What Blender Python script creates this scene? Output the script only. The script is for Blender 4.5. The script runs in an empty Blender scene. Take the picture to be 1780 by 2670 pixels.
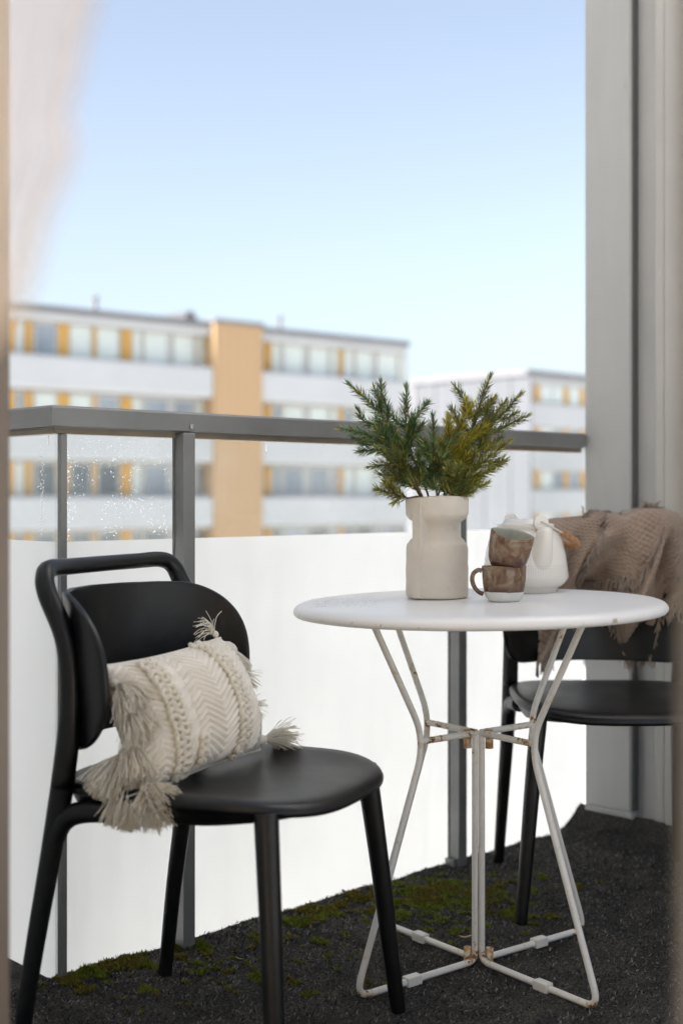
import bpy, bmesh, math, random
from mathutils import Vector, Matrix, Euler, noise
R = math.radians
rng = random.Random(7)
sc = bpy.context.scene
C = sc.collection

# ------------------------------------------------------------------ camera
F_PX, CX, HY = 3419.0, 890.0, 1290.0          # focal length, centre column and horizon row on the 1780x2670 photograph
CAM_Z = 0.89
cam_d = bpy.data.cameras.new('camera'); cam = bpy.data.objects.new('camera', cam_d); C.objects.link(cam)
cam.location = (0, 0, CAM_Z); cam.rotation_euler = (R(90), 0, 0)
cam_d.sensor_fit = 'VERTICAL'; cam_d.sensor_height = 36.0
cam_d.lens = 36.0*F_PX/2670.0
cam_d.shift_y = -(1335.0-HY)/2670.0
cam_d.clip_start = 0.05; cam_d.clip_end = 6000
cam_d.dof.use_dof = True; cam_d.dof.focus_distance = 2.42; cam_d.dof.aperture_fstop = 2.4
sc.camera = cam

# ------------------------------------------------------------------ sky and sun
SUN_EL, SUN_AZ = R(45), R(235)                 # azimuth clockwise from +Y
w = bpy.data.worlds.new('World'); sc.world = w; w.use_nodes = True
wn = w.node_tree.nodes; wl = w.node_tree.links
bg = wn['Background']; bg.inputs['Strength'].default_value = 0.055
sky = wn.new('ShaderNodeTexSky'); sky.sky_type = 'NISHITA'; sky.sun_disc = False
sky.sun_elevation = SUN_EL; sky.sun_rotation = SUN_AZ
sky.altitude = 0; sky.air_density = 1.0; sky.dust_density = 2.5; sky.ozone_density = 1.3
hs = wn.new('ShaderNodeHueSaturation'); hs.inputs['Saturation'].default_value = 0.70; hs.inputs['Hue'].default_value = 0.5      # whole dome: the photograph's paler blue
wl.new(sky.outputs[0], hs.inputs['Color']); wl.new(hs.outputs[0], bg.inputs['Color'])
sd = bpy.data.lights.new('sun', 'SUN'); sun = bpy.data.objects.new('sun', sd); C.objects.link(sun)
sd.energy = 4.8; sd.angle = R(0.5); sd.color = (1.0, 0.94, 0.86)
sv = Vector((math.sin(SUN_AZ)*math.cos(SUN_EL), math.cos(SUN_AZ)*math.cos(SUN_EL), math.sin(SUN_EL)))
sun.rotation_euler = (-sv).to_track_quat('-Z', 'Y').to_euler(); sun.location = sv*60

sc.view_settings.view_transform = 'Standard'; sc.view_settings.look = 'None'
sc.view_settings.exposure = 2.28; sc.view_settings.gamma = 1.0
sc.cycles.use_denoising = True
try: sc.cycles.denoiser = 'OPENIMAGEDENOISE'
except Exception: pass
sc.cycles.max_bounces = 10; sc.cycles.transparent_max_bounces = 16; sc.cycles.diffuse_bounces = 6
sc.cycles.sample_clamp_indirect = 8.0
sc.cycles.caustics_reflective = False; sc.cycles.caustics_refractive = False

# ------------------------------------------------------------------ helpers
def px(x, y, d):
    'a pixel of the 1780x2670 photograph at depth d -> world point'
    return Vector(((x-CX)/F_PX*d, d, CAM_Z-(y-HY)/F_PX*d))

class MB:
    def __init__(s): s.v = []; s.f = []; s.c = []; s.mi = []
    def add(s, vs, fs, col=None):
        o = len(s.v); s.v.extend([Vector(p) for p in vs]); s.f.extend([tuple(i+o for i in f) for f in fs])
        if col is not None: s.c.extend([col]*len(vs))
        return s
    def box(s, a, b, M=None):
        x0, y0, z0 = a; x1, y1, z1 = b
        vs = [(x0,y0,z0),(x1,y0,z0),(x1,y1,z0),(x0,y1,z0),(x0,y0,z1),(x1,y0,z1),(x1,y1,z1),(x0,y1,z1)]
        if M: vs = [M(Vector(p)) for p in vs]
        return s.add(vs, [(0,3,2,1),(4,5,6,7),(0,1,5,4),(1,2,6,5),(2,3,7,6),(3,0,4,7)])
    def tube(s, pts, rad, n=8, caps=True, col=None, flat=1.0):
        pts = [Vector(p) for p in pts]
        if not hasattr(rad, '__len__'): rad = [rad]*len(pts)
        rings = []; T0 = None; N = None
        for i, p in enumerate(pts):
            a = pts[max(i-1, 0)]; b = pts[min(i+1, len(pts)-1)]
            T = (b-a).normalized()
            if N is None:
                N = T.orthogonal().normalized()
            else:
                N = (N - T*N.dot(T))
                N = N.normalized() if N.length > 1e-6 else T.orthogonal().normalized()
            B = T.cross(N)
            rings.append([p + (N*math.cos(2*math.pi*k/n) + B*math.sin(2*math.pi*k/n)*flat)*rad[i] for k in range(n)])
        o = len(s.v)
        for r in rings: s.v.extend(r)
        if col is not None:
            for i in range(len(pts)):
                c = col(i/(len(pts)-1)) if callable(col) else col
                s.c.extend([c]*n)
        for i in range(len(rings)-1):
            for k in range(n):
                s.f.append((o+i*n+k, o+i*n+(k+1) % n, o+(i+1)*n+(k+1) % n, o+(i+1)*n+k))
        if caps:
            s.f.append(tuple(o+k for k in reversed(range(n))))
            s.f.append(tuple(o+(len(rings)-1)*n+k for k in range(n)))
        return s
    def lathe(s, prof, n=48, c=(0,0,0), fn=None):
        c = Vector(c); o = len(s.v); idx = []
        for (r, z) in prof:
            if r < 1e-6:
                s.v.append(c+Vector((0,0,z))); idx.append([len(s.v)-1]*n)
            else:
                row = []
                for k in range(n):
                    t = 2*math.pi*k/n
                    p = fn(t, r, z) if fn else Vector((r*math.cos(t), r*math.sin(t), z))
                    s.v.append(c+p); row.append(len(s.v)-1)
                idx.append(row)
        for i in range(len(idx)-1):
            a, b = idx[i], idx[i+1]
            for k in range(n):
                q = [a[k], a[(k+1) % n], b[(k+1) % n], b[k]]
                u = []
                for j in q:
                    if j not in u: u.append(j)
                if len(u) > 2: s.f.append(tuple(u))
        return s
    def grid(s, nu, nv, fn, closed=False):
        o = len(s.v)
        for i in range(nu):
            for j in range(nv): s.v.append(Vector(fn(i/(nu-1), j/(nv-1))))
        for i in range(nu-1):
            for j in range(nv-1):
                s.f.append((o+i*nv+j, o+(i+1)*nv+j, o+(i+1)*nv+j+1, o+i*nv+j+1))
        return s
    def prism(s, rings):
        'rings: lists of equal length of points; sides and both end caps'
        o = len(s.v); n = len(rings[0])
        for r in rings: s.v.extend([Vector(p) for p in r])
        for i in range(len(rings)-1):
            for k in range(n):
                s.f.append((o+i*n+k, o+i*n+(k+1) % n, o+(i+1)*n+(k+1) % n, o+(i+1)*n+k))
        s.f.append(tuple(o+k for k in reversed(range(n))))
        s.f.append(tuple(o+(len(rings)-1)*n+k for k in range(n)))
        return s
    def build(s, name, m, parent=None, smooth=40, bevel=0, solid=0, subsurf=0, origin=None, fix=True):
        me = bpy.data.meshes.new(name)
        O = Vector(origin) if origin is not None else Vector((0,0,0))
        me.from_pydata([tuple(p-O) for p in s.v], [], s.f)
        if s.c and len(s.c) == len(s.v):
            ca = me.color_attributes.new('tint', 'FLOAT_COLOR', 'POINT')
            ca.data.foreach_set('color', [x for c in s.c for x in (c[0], c[1], c[2], 1.0)])
        me.materials.append(m)
        if fix and len(s.f) < 60000:
            bm = bmesh.new(); bm.from_mesh(me); bmesh.ops.recalc_face_normals(bm, faces=bm.faces); bm.to_mesh(me); bm.free()
        if smooth:
            me.polygons.foreach_set('use_smooth', [True]*len(me.polygons))
            if smooth < 180: me.set_sharp_from_angle(angle=R(smooth))
        o = bpy.data.objects.new(name, me); C.objects.link(o)
        if parent is not None: o.parent = parent
        if origin is not None and parent is None: o.location = O
        if solid:
            md = o.modifiers.new('solid', 'SOLIDIFY'); md.thickness = solid; md.offset = 0
        if bevel:
            md = o.modifiers.new('bevel', 'BEVEL'); md.width = bevel; md.segments = 2; md.limit_method = 'ANGLE'; md.angle_limit = R(40)
        if subsurf:
            md = o.modifiers.new('sub', 'SUBSURF'); md.levels = subsurf; md.render_levels = subsurf
        return o

def tag(o, label=None, cat=None, group=None, kind=None):
    if label: o['label'] = label
    if cat: o['category'] = cat
    if group: o['group'] = group
    if kind: o['kind'] = kind
    return o
def thing(name, label, cat, loc=(0,0,0), rz=0, group=None, kind=None):
    o = bpy.data.objects.new(name, None); C.objects.link(o)
    o.location = loc; o.rotation_euler = (0, 0, rz); o.empty_display_size = 0.05
    return tag(o, label, cat, group, kind)
def copy_tree(o, parent=None):
    c = o.copy(); C.objects.link(c); c.parent = parent
    for ch in list(o.children): copy_tree(ch, c)
    return c

def spline(P, per=8):
    'Catmull-Rom through points (any dimension tuples)'
    P = [Vector(p) for p in P]; out = []
    for i in range(len(P)-1):
        p0 = P[i-1] if i > 0 else P[i]*2-P[i+1]
        p1, p2 = P[i], P[i+1]
        p3 = P[i+2] if i+2 < len(P) else P[i+1]*2-P[i]
        for k in range(per):
            t = k/per
            out.append(0.5*((2*p1)+(p2-p0)*t+(2*p0-5*p1+4*p2-p3)*t*t+(3*p1-p0-3*p2+p3)*t*t*t))
    out.append(P[-1]); return out
def fillet(P, r, per=6):
    'polyline with rounded corners of radius about r'
    P = [Vector(p) for p in P]; out = [P[0]]
    for i in range(1, len(P)-1):
        a = (P[i-1]-P[i]); b = (P[i+1]-P[i])
        ri = r[i] if hasattr(r, '__len__') else r
        d = min(ri, a.length*.49, b.length*.49)
        A = P[i]+a.normalized()*d; B = P[i]+b.normalized()*d
        for k in range(per+1):
            t = k/per
            out.append(A*(1-t)**2 + P[i]*2*t*(1-t) + B*t*t)
    out.append(P[-1]); return out

# ------------------------------------------------------------------ materials
class NT:
    def __init__(s, name):
        s.m = bpy.data.materials.new(name); s.m.use_nodes = True
        s.n = s.m.node_tree.nodes; s.l = s.m.node_tree.links; s.p = s.n['Principled BSDF']; s.out = s.n['Material Output']
    def new(s, t, **kw):
        n = s.n.new(t)
        for k, v in kw.items():
            if k.startswith('i_'): n.inputs[k[2:].replace('_', ' ')].default_value = v
            else: setattr(n, k, v)
        return n
    def link(s, a, b): s.l.new(a, b)
    def coord(s, kind='Object', scale=(1,1,1)):
        t = s.new('ShaderNodeTexCoord'); mp = s.new('ShaderNodeMapping'); mp.inputs['Scale'].default_value = scale
        s.link(t.outputs[kind], mp.inputs['Vector']); return mp.outputs[0]
    def noise(s, vec, scale, detail=4, rough=0.55, dist=0.0):
        n = s.new('ShaderNodeTexNoise'); n.inputs['Scale'].default_value = scale; n.inputs['Detail'].default_value = detail
        n.inputs['Roughness'].default_value = rough; n.inputs['Distortion'].default_value = dist
        s.link(vec, n.inputs['Vector']); return n.outputs['Fac']
    def ramp(s, fac, stops):
        r = s.new('ShaderNodeValToRGB'); e = r.color_ramp.elements
        while len(e) > 1: e.remove(e[0])
        e[0].position = stops[0][0]; e[0].color = (*stops[0][1], 1)
        for p, c in stops[1:]:
            x = e.new(p); x.color = (*c, 1)
        s.link(fac, r.inputs[0]); return r.outputs[0]
    def mix(s, fac, a, b, mode='MIX'):
        n = s.new('ShaderNodeMix', data_type='RGBA', blend_type=mode)
        for sock, v in ((n.inputs[0], fac), (n.inputs[6], a), (n.inputs[7], b)):
            if isinstance(v, (int, float)): sock.default_value = v
            elif isinstance(v, tuple): sock.default_value = (*v, 1)
            else: s.link(v, sock)
        return n.outputs[2]
    def math(s, op, a, b=0.0):
        n = s.new('ShaderNodeMath', operation=op)
        for sock, v in ((n.inputs[0], a), (n.inputs[1], b)):
            if isinstance(v, (int, float)): sock.default_value = v
            else: s.link(v, sock)
        return n.outputs[0]
    def bump(s, h, strength=0.3, dist=0.002):
        b = s.new('ShaderNodeBump'); b.inputs['Strength'].default_value = strength; b.inputs['Distance'].default_value = dist
        s.link(h, b.inputs['Height']); s.link(b.outputs[0], s.p.inputs['Normal']); return b
    def set(s, color=None, rough=None, spec=None, metal=None, coat=None, sheen=None):
        for k, v in (('Base Color', color), ('Roughness', rough), ('Specular IOR Level', spec), ('Metallic', metal), ('Coat Weight', coat), ('Sheen Weight', sheen)):
            if v is None: continue
            if k == 'Base Color' and isinstance(v, tuple): s.p.inputs[k].default_value = (*v, 1)
            elif isinstance(v, (int, float)): s.p.inputs[k].default_value = v
            else: s.link(v, s.p.inputs[k])
        return s

def g3(v, d=(1,1,1)): return (v*d[0], v*d[1], v*d[2])
def simple(name, col, rough=0.5, var=0.08, scale=6, bump=0.0, bscale=60, bdist=0.001, spec=0.5, metal=0, coat=None, kind='Object'):
    t = NT(name); v = t.coord(kind)
    f = t.noise(v, scale, 5)
    c = t.ramp(f, [(0.3, tuple(x*(1-var) for x in col)), (0.7, tuple(min(1, x*(1+var)) for x in col))])
    t.set(c, rough, spec, metal, coat)
    if bump: t.bump(t.noise(v, bscale, 5, 0.6), bump, bdist)
    return t.m
M = {}
M['wall_paint_plain'] = simple('wall_paint', (0.50, 0.497, 0.485), 0.55, 0.04, 5, 0.06, 90)
t = NT('wall_paint_streaked'); v = t.coord(scale=(1, 1, 0.12)); f = t.noise(v, 16, 6, 0.65, 0.3); f2 = t.noise(t.coord(), 3, 4); f5 = t.noise(t.coord(), 90, 5)
t.set(t.mix(0.5, t.ramp(f, [(0.3, (0.36, 0.36, 0.355)), (0.7, (0.425, 0.425, 0.42))]), t.ramp(f2, [(0.3, (0.375, 0.375, 0.37)), (0.7, (0.425, 0.425, 0.42))])), 0.5); t.bump(f5, 0.08, 0.001); M['wall_paint'] = t.m
# rough hand-painted board
t = NT('rough_paint'); v = t.coord(scale=(1, 1, 0.45))
f1 = t.noise(v, 55, 6, 0.65, 0.6); f2 = t.noise(v, 7, 4)
t.set(t.ramp(f2, [(0.3, (0.38, 0.38, 0.375)), (0.7, (0.45, 0.45, 0.445))]), 0.5); t.bump(f1, 0.55, 0.004); M['rough_paint'] = t.m
M['facade'] = simple('facade_paint', (0.78, 0.77, 0.74), 0.7, 0.05, 3, 0.2, 40)
M['trim'] = simple('trim_paint', (0.42, 0.41, 0.39), 0.45, 0.05, 4, 0.05, 60)
M['jamb'] = simple('jamb_paint', (0.17, 0.14, 0.115), 0.4, 0.06, 4, 0.05, 60)
M['jamb_grey'] = simple('grey_jamb_paint', (0.115, 0.115, 0.112), 0.4, 0.05, 4)
M['room'] = simple('room_paint', (0.80, 0.77, 0.72), 0.8, 0.03, 3)
M['wood_floor'] = simple('wood_floor', (0.50, 0.42, 0.33), 0.5, 0.2, 4)
M['seam'] = simple('dark_seam', (0.03, 0.03, 0.03), 0.7)
M['concrete'] = simple('concrete', (0.36, 0.35, 0.33), 0.85, 0.12, 4, 0.4, 40, 0.004)
# anodised aluminium of the rail
t = NT('rail_metal'); v = t.coord('Object'); f = t.noise(v, 9, 5); g = t.noise(v, 220, 3)
t.set(t.ramp(f, [(0.3, (0.20, 0.203, 0.20)), (0.7, (0.245, 0.248, 0.244))]), 0.42, 0.5, 0.35)
t.bump(g, 0.05, 0.0006); M['rail'] = t.m
t = NT('channel_metal'); v = t.coord(); f = t.noise(v, 14, 5)
t.set(t.ramp(f, [(0.3, (0.20, 0.165, 0.12)), (0.7, (0.26, 0.215, 0.155))]), 0.5, 0.5, 0.2); M['channel'] = t.m
M['steel'] = simple('screw_steel', (0.45, 0.43, 0.4), 0.35, 0.2, 200, metal=0.9)
M['gap_shade'] = simple('grey_gap_shade', (0.09, 0.092, 0.088), 0.6)
M['rubber'] = simple('dark_rubber', (0.03, 0.03, 0.03), 0.6)

# clear pane: thin, so transparent with a Fresnel sheen and faint dirt film
def clear_glass():
    t = NT('clear_glass'); v = t.coord()
    tr = t.new('ShaderNodeBsdfTransparent'); tr.inputs[0].default_value = (0.97, 0.98, 0.98, 1)
    gl = t.new('ShaderNodeBsdfGlossy'); gl.inputs['Roughness'].default_value = 0.02
    lw = t.new('ShaderNodeLayerWeight'); lw.inputs[0].default_value = 0.5
    sch = t.math('ADD', t.math('MULTIPLY', t.math('POWER', lw.outputs['Facing'], 5.0), 0.96), 0.04)
    m1 = t.new('ShaderNodeMixShader'); t.link(sch, m1.inputs[0]); t.link(tr.outputs[0], m1.inputs[1]); t.link(gl.outputs[0], m1.inputs[2])
    df = t.new('ShaderNodeBsdfTranslucent'); df.inputs[0].default_value = (0.9, 0.9, 0.9, 1)
    f = t.noise(v, 5, 6, 0.6, 0.4)
    dirt = t.ramp(f, [(0.42, (0.01,)*3), (0.8, (0.10,)*3)])
    m2 = t.new('ShaderNodeMixShader'); t.link(dirt, m2.inputs[0]); t.link(m1.outputs[0], m2.inputs[1]); t.link(df.outputs[0], m2.inputs[2])
    t.link(m2.outputs[0], t.out.inputs[0]); return t.m
M['glass'] = clear_glass()
def frosted():
    t = NT('frosted_film'); v = t.coord()
    tl = t.new('ShaderNodeBsdfTranslucent'); tl.inputs[0].default_value = (0.97, 0.97, 0.965, 1)
    df = t.new('ShaderNodeBsdfDiffuse'); df.inputs[0].default_value = (0.85, 0.86, 0.86, 1)
    f = t.noise(v, 3, 4)
    mx = t.new('ShaderNodeMixShader'); fs = t.noise(t.coord(scale=(6, 6, 1.2)), 4, 6, 0.6, 0.3); t.link(t.ramp(t.mix(.5, f, fs), [(0.35, (0.08,)*3), (0.65, (0.24,)*3)]), mx.inputs[0])
    t.link(tl.outputs[0], mx.inputs[1]); t.link(df.outputs[0], mx.inputs[2])
    gl = t.new('ShaderNodeBsdfGlossy'); gl.inputs['Roughness'].default_value = 0.15
    lw = t.new('ShaderNodeLayerWeight'); lw.inputs[0].default_value = 0.5
    sch = t.math('ADD', t.math('MULTIPLY', t.math('POWER', lw.outputs['Facing'], 5.0), 0.9), 0.02)
    m2 = t.new('ShaderNodeMixShader'); t.link(sch, m2.inputs[0]); t.link(mx.outputs[0], m2.inputs[1]); t.link(gl.outputs[0], m2.inputs[2])
    t.link(m2.outputs[0], t.out.inputs[0]); return t.m
M['frost'] = frosted()
t = NT('water'); t.set((1, 1, 1), 0.0); t.p.inputs['Transmission Weight'].default_value = 1.0; t.p.inputs['IOR'].default_value = 1.33; M['water'] = t.m

# needle-felt carpet
t = NT('carpet'); v = t.coord('Object')
f1 = t.noise(v, 420, 3, 0.7); f2 = t.noise(v, 9, 6, 0.65); f3 = t.noise(v, 160, 4, 0.6)
base = t.ramp(t.mix(.35, f1, f3), [(0.34, (0.016, 0.016, 0.016)), (0.48, (0.055, 0.054, 0.053)), (0.60, (0.14, 0.136, 0.132)), (0.74, (0.34, 0.335, 0.33))])
dirt = t.ramp(f2, [(0.40, (0.62, 0.60, 0.60)), (0.60, (1.05, 1.0, 0.92)), (0.75, (1.35, 1.15, 0.85))])
t.set(t.mix(1.0, base, dirt, 'MULTIPLY'), 0.95, 0.15)
t.bump(t.math('ADD', f1, t.math('MULTIPLY', f3, 0.8)), 1.0, 0.006); M['carpet'] = t.m
t = NT('carpet_fibre'); a = t.new('ShaderNodeVertexColor', layer_name='tint'); t.set(a.outputs[0], 0.9, 0.2); M['fibre'] = t.m
t = NT('moss'); a = t.new('ShaderNodeVertexColor', layer_name='tint'); t.set(a.outputs[0], 0.85, 0.2)
t.p.inputs['Subsurface Weight'].default_value = 0.0; M['moss'] = t.m

# black moulded plastic
t = NT('black_plastic'); v = t.coord(); f = t.noise(v, 600, 3); f2 = t.noise(v, 5, 5, 0.6, 0.5)
f4 = t.noise(v, 38, 6, 0.7, 0.4); dust = t.ramp(f4, [(0.50, (0.0030, 0.0030, 0.0034)), (0.74, (0.010, 0.0098, 0.0098))])
t.set(dust, t.ramp(f2, [(0.3, (0.33,)*3), (0.7, (0.43,)*3)]), 0.4); t.bump(f, 0.12, 0.0004); M['black'] = t.m

# white powder coat with rust where the tint attribute marks joints
def white_steel(name, col):
    t = NT(name); v = t.coord()
    a = t.new('ShaderNodeVertexColor', layer_name='tint'); sp = t.new('ShaderNodeSeparateColor'); t.link(a.outputs[0], sp.inputs[0])
    f = t.noise(v, 70, 6, 0.65, 0.3); f2 = t.noise(v, 6, 4); f3 = t.noise(v, 26, 4)
    base = t.ramp(f2, [(0.3, g3(0.97, col)), (0.7, g3(1.03, col))])
    k = t.math('ADD', t.math('MULTIPLY', sp.outputs[0], 0.22), f)
    rust = t.ramp(k, [(0.70, (0, 0, 0)), (0.745, (1, 1, 1))])
    stain = t.ramp(k, [(0.58, (0, 0, 0)), (0.74, (0.7, 0.7, 0.7))])
    rc = t.ramp(f3, [(0.3, (0.09, 0.03, 0.012)), (0.7, (0.33, 0.12, 0.03))])
    c = t.mix(rust, t.mix(stain, base, (0.62, 0.45, 0.22)), rc)
    t.set(c, t.mix(rust, (0.35, 0.35, 0.35), (0.85, 0.85, 0.85)), 0.5); t.bump(t.math('ADD', f, 0.0), 0.08, 0.0008); return t.m
M['white_steel'] = white_steel('white_steel', (0.74, 0.725, 0.69))
t = NT('table_enamel'); v = t.coord(); f = t.noise(v, 4, 5); f2 = t.noise(v, 34, 6, 0.7, 0.8)
geo = t.new('ShaderNodeNewGeometry'); sx = t.new('ShaderNodeSeparateXYZ'); t.link(geo.outputs['Normal'], sx.inputs[0])
side = t.ramp(t.math('ABSOLUTE', sx.outputs[2]), [(0.25, (1, 1, 1)), (0.6, (0, 0, 0))])
wear = t.math('MULTIPLY', t.ramp(f2, [(0.60, (0, 0, 0)), (0.68, (1, 1, 1))]), side)
c = t.mix(wear, t.ramp(f, [(0.3, (0.76, 0.755, 0.745)), (0.7, (0.81, 0.805, 0.80))]), (0.34, 0.29, 0.22))
t.set(c, t.ramp(f, [(0.3, (0.30,)*3), (0.7, (0.40,)*3)]), 0.5); M['enamel'] = t.m
M['clip'] = simple('nylon_clip', (0.70, 0.68, 0.63), 0.45, 0.06, 40)
t = NT('rusty_steel'); v = t.coord(); f = t.noise(v, 90, 5, 0.6)
t.set(t.ramp(f, [(0.38, (0.72, 0.66, 0.54)), (0.52, (0.55, 0.33, 0.12)), (0.70, (0.20, 0.07, 0.02))]), 0.7); t.bump(f, 0.4, 0.001); M['rusty'] = t.m

# stoneware vase
t = NT('stone_vase'); v = t.coord(); f = t.noise(v, 45, 8, 0.65); f2 = t.noise(v, 9, 4); f3 = t.noise(v, 120, 3, 0.6)
vo = t.new('ShaderNodeTexVoronoi'); vo.inputs['Scale'].default_value = 110; t.link(v, vo.inputs['Vector'])
pit = t.math('MULTIPLY', t.ramp(vo.outputs['Distance'], [(0.05, (1,)*3), (0.12, (0,)*3)]), t.ramp(t.noise(v, 21, 2), [(0.50, (0,)*3), (0.60, (1,)*3)]))
c = t.mix(pit, t.ramp(f2, [(0.3, (0.62, 0.565, 0.49)), (0.7, (0.70, 0.65, 0.575))]), (0.42, 0.37, 0.31))
t.set(c, 0.85, 0.3); t.bump(t.math('SUBTRACT', t.math('ADD', f, t.math('MULTIPLY', f3, 0.4)), t.math('MULTIPLY', pit, 0.3)), 0.45, 0.0022); M['vase'] = t.m
# glazed mugs: reactive brown glaze over a bare white foot
def glaze(name, seed, bare):
    t = NT(name); tc = t.new('ShaderNodeTexCoord'); mp = t.new('ShaderNodeMapping'); mp.inputs['Location'].default_value = (seed, seed*1.7, seed*.3)
    t.link(tc.outputs['Object'], mp.inputs[0]); v = mp.outputs[0]
    f = t.noise(v, 46, 5, 0.6, 0.9); f2 = t.noise(v, 90, 4)
    s3 = t.new('ShaderNodeSeparateXYZ'); t.link(tc.outputs['Object'], s3.inputs[0]); z = s3.outputs[2]
    c1 = t.ramp(f, [(0.30, (0.07, 0.032, 0.014)), (0.45, (0.15, 0.082, 0.042)), (0.56, (0.21, 0.14, 0.085)), (0.68, (0.25, 0.215, 0.15))])
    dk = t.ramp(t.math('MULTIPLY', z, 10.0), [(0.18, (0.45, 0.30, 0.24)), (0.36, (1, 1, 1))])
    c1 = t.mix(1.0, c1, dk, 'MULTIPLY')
    if bare:
        zz = t.math('ADD', z, t.math('MULTIPLY', f, 0.004))
        k = t.ramp(t.math('MULTIPLY', zz, 10.0), [(0.198, (0,)*3), (0.206, (1,)*3)])
        c = t.mix(k, (0.66, 0.66, 0.64), c1)
        t.set(c, t.mix(k, (0.6,)*3, (0.12,)*3))
    else: t.set(c1, 0.12)
    t.set(spec=0.6); t.bump(f2, 0.06, 0.001); return t.m
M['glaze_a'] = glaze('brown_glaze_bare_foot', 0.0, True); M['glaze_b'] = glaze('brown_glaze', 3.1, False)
M['celadon'] = simple('pale_green_glaze', (0.40, 0.41, 0.35), 0.12, 0.1, 30, spec=0.6)
# porcelain with a fine pricked band
t = NT('porcelain'); tc = t.new('ShaderNodeTexCoord'); s3 = t.new('ShaderNodeSeparateXYZ'); t.link(tc.outputs['Object'], s3.inputs[0])
ang = t.math('ARCTAN2', s3.outputs[1], s3.outputs[0])
a1 = t.math('SINE', t.math('MULTIPLY', ang, 110.0)); a2 = t.math('SINE', t.math('MULTIPLY', s3.outputs[2], 1500.0))
band = t.ramp(t.math('MULTIPLY', s3.outputs[2], 10.0), [(0.29, (0,)*3), (0.31, (1,)*3), (0.55, (1,)*3), (0.60, (0,)*3)])
dots = t.math('MULTIPLY', t.math('MULTIPLY', t.math('GREATER_THAN', a1, 0.1), t.math('GREATER_THAN', a2, 0.1)), band)
t.set(t.mix(dots, (0.79, 0.755, 0.70), (0.62, 0.58, 0.51)), 0.14, 0.55); t.bump(t.math('SUBTRACT', 1.0, dots), 0.25, 0.0006); M['porcelain'] = t.m
t = NT('rattan'); v = t.coord(); f = t.noise(v, 160, 4)
t.set(t.ramp(f, [(0.3, (0.26, 0.12, 0.05)), (0.7, (0.46, 0.26, 0.13))]), 0.5); M['rattan'] = t.m
M['wire'] = simple('bail_wire', (0.6, 0.56, 0.5), 0.3, 0.05, 40)
# textiles
def cloth(name, c0, c1, sheen=0.3, scale=500, thin=False):
    t = NT(name); v = t.coord(); f = t.noise(v, scale, 4, 0.7); f2 = t.noise(v, 12, 4)
    k = t.mix(0.6, f, f2); cr_ = t.ramp(k, [(0.36, c0), (0.64, c1)]); t.set(cr_, 0.9, 0.2, sheen=sheen); t.bump(f, 0.5, 0.002)
    if thin:
        tl = t.new('ShaderNodeBsdfTranslucent'); t.link(cr_, tl.inputs[0]); mx = t.new('ShaderNodeMixShader'); mx.inputs[0].default_value = 0.38
        t.link(t.p.outputs[0], mx.inputs[1]); t.link(tl.outputs[0], mx.inputs[2]); t.link(mx.outputs[0], t.out.inputs[0])
    return t.m
M['cotton'] = cloth('natural_cotton', (0.78, 0.71, 0.60), (0.92, 0.87, 0.79))
M['cotton_thread'] = cloth('cotton_thread', (0.93, 0.87, 0.75), (0.98, 0.95, 0.88), thin=True)
M['throw'] = cloth('brown_throw', (0.235, 0.165, 0.120), (0.40, 0.30, 0.23), 0.3, 350)
M['throw_thread'] = cloth('brown_thread', (0.32, 0.24, 0.19), (0.52, 0.42, 0.34), 0.3, thin=True)
t = NT('sheer'); v = t.coord(scale=(1, 1, 1)); f = t.noise(v, 14, 4)
tr = t.new('ShaderNodeBsdfTransparent'); tl = t.new('ShaderNodeBsdfTranslucent'); tl.inputs[0].default_value = (0.97, 0.95, 0.93, 1)
df = t.new('ShaderNodeBsdfDiffuse'); df.inputs[0].default_value = (0.86, 0.80, 0.75, 1)
m1 = t.new('ShaderNodeMixShader'); m1.inputs[0].default_value = 0.35; t.link(tl.outputs[0], m1.inputs[1]); t.link(df.outputs[0], m1.inputs[2])
m2 = t.new('ShaderNodeMixShader'); t.link(t.ramp(f, [(0.3, (0.50,)*3), (0.7, (0.68,)*3)]), m2.inputs[0]); t.link(tr.outputs[0], m2.inputs[1]); t.link(m1.outputs[0], m2.inputs[2])
t.link(m2.outputs[0], t.out.inputs[0]); M['sheer'] = t.m
M['sheer_hem'] = simple('curtain_hem', (0.85, 0.74, 0.66), 0.8)
# spruce
t = NT('needles'); a = t.new('ShaderNodeVertexColor', layer_name='tint'); t.set(a.outputs[0], 0.42, 0.4); M['needles'] = t.m
M['bark'] = simple('spruce_bark', (0.17, 0.085, 0.035), 0.7, 0.35, 120, 0.4, 300)
# far buildings
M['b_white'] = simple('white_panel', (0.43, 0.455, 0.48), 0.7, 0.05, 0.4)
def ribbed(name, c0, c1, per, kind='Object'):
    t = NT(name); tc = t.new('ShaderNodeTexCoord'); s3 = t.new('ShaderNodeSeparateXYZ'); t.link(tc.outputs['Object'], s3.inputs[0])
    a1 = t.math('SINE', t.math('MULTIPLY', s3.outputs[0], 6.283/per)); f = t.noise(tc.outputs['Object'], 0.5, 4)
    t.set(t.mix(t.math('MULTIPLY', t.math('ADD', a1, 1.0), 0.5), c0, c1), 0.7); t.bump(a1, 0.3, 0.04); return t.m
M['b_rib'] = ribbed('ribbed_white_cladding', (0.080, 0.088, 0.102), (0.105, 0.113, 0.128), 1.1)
M['b_ochre'] = simple('ochre_panel', (0.50, 0.295, 0.075), 0.6, 0.08, 0.8)
M['b_wood'] = ribbed('orange_timber_cladding', (0.37, 0.25, 0.14), (0.44, 0.305, 0.175), 0.45)
M['b_roof'] = simple('slate_fascia', (0.15, 0.155, 0.175), 0.6, 0.08, 1)
M['b_dark'] = simple('bitumen_felt', (0.05, 0.052, 0.058), 0.7)
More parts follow.
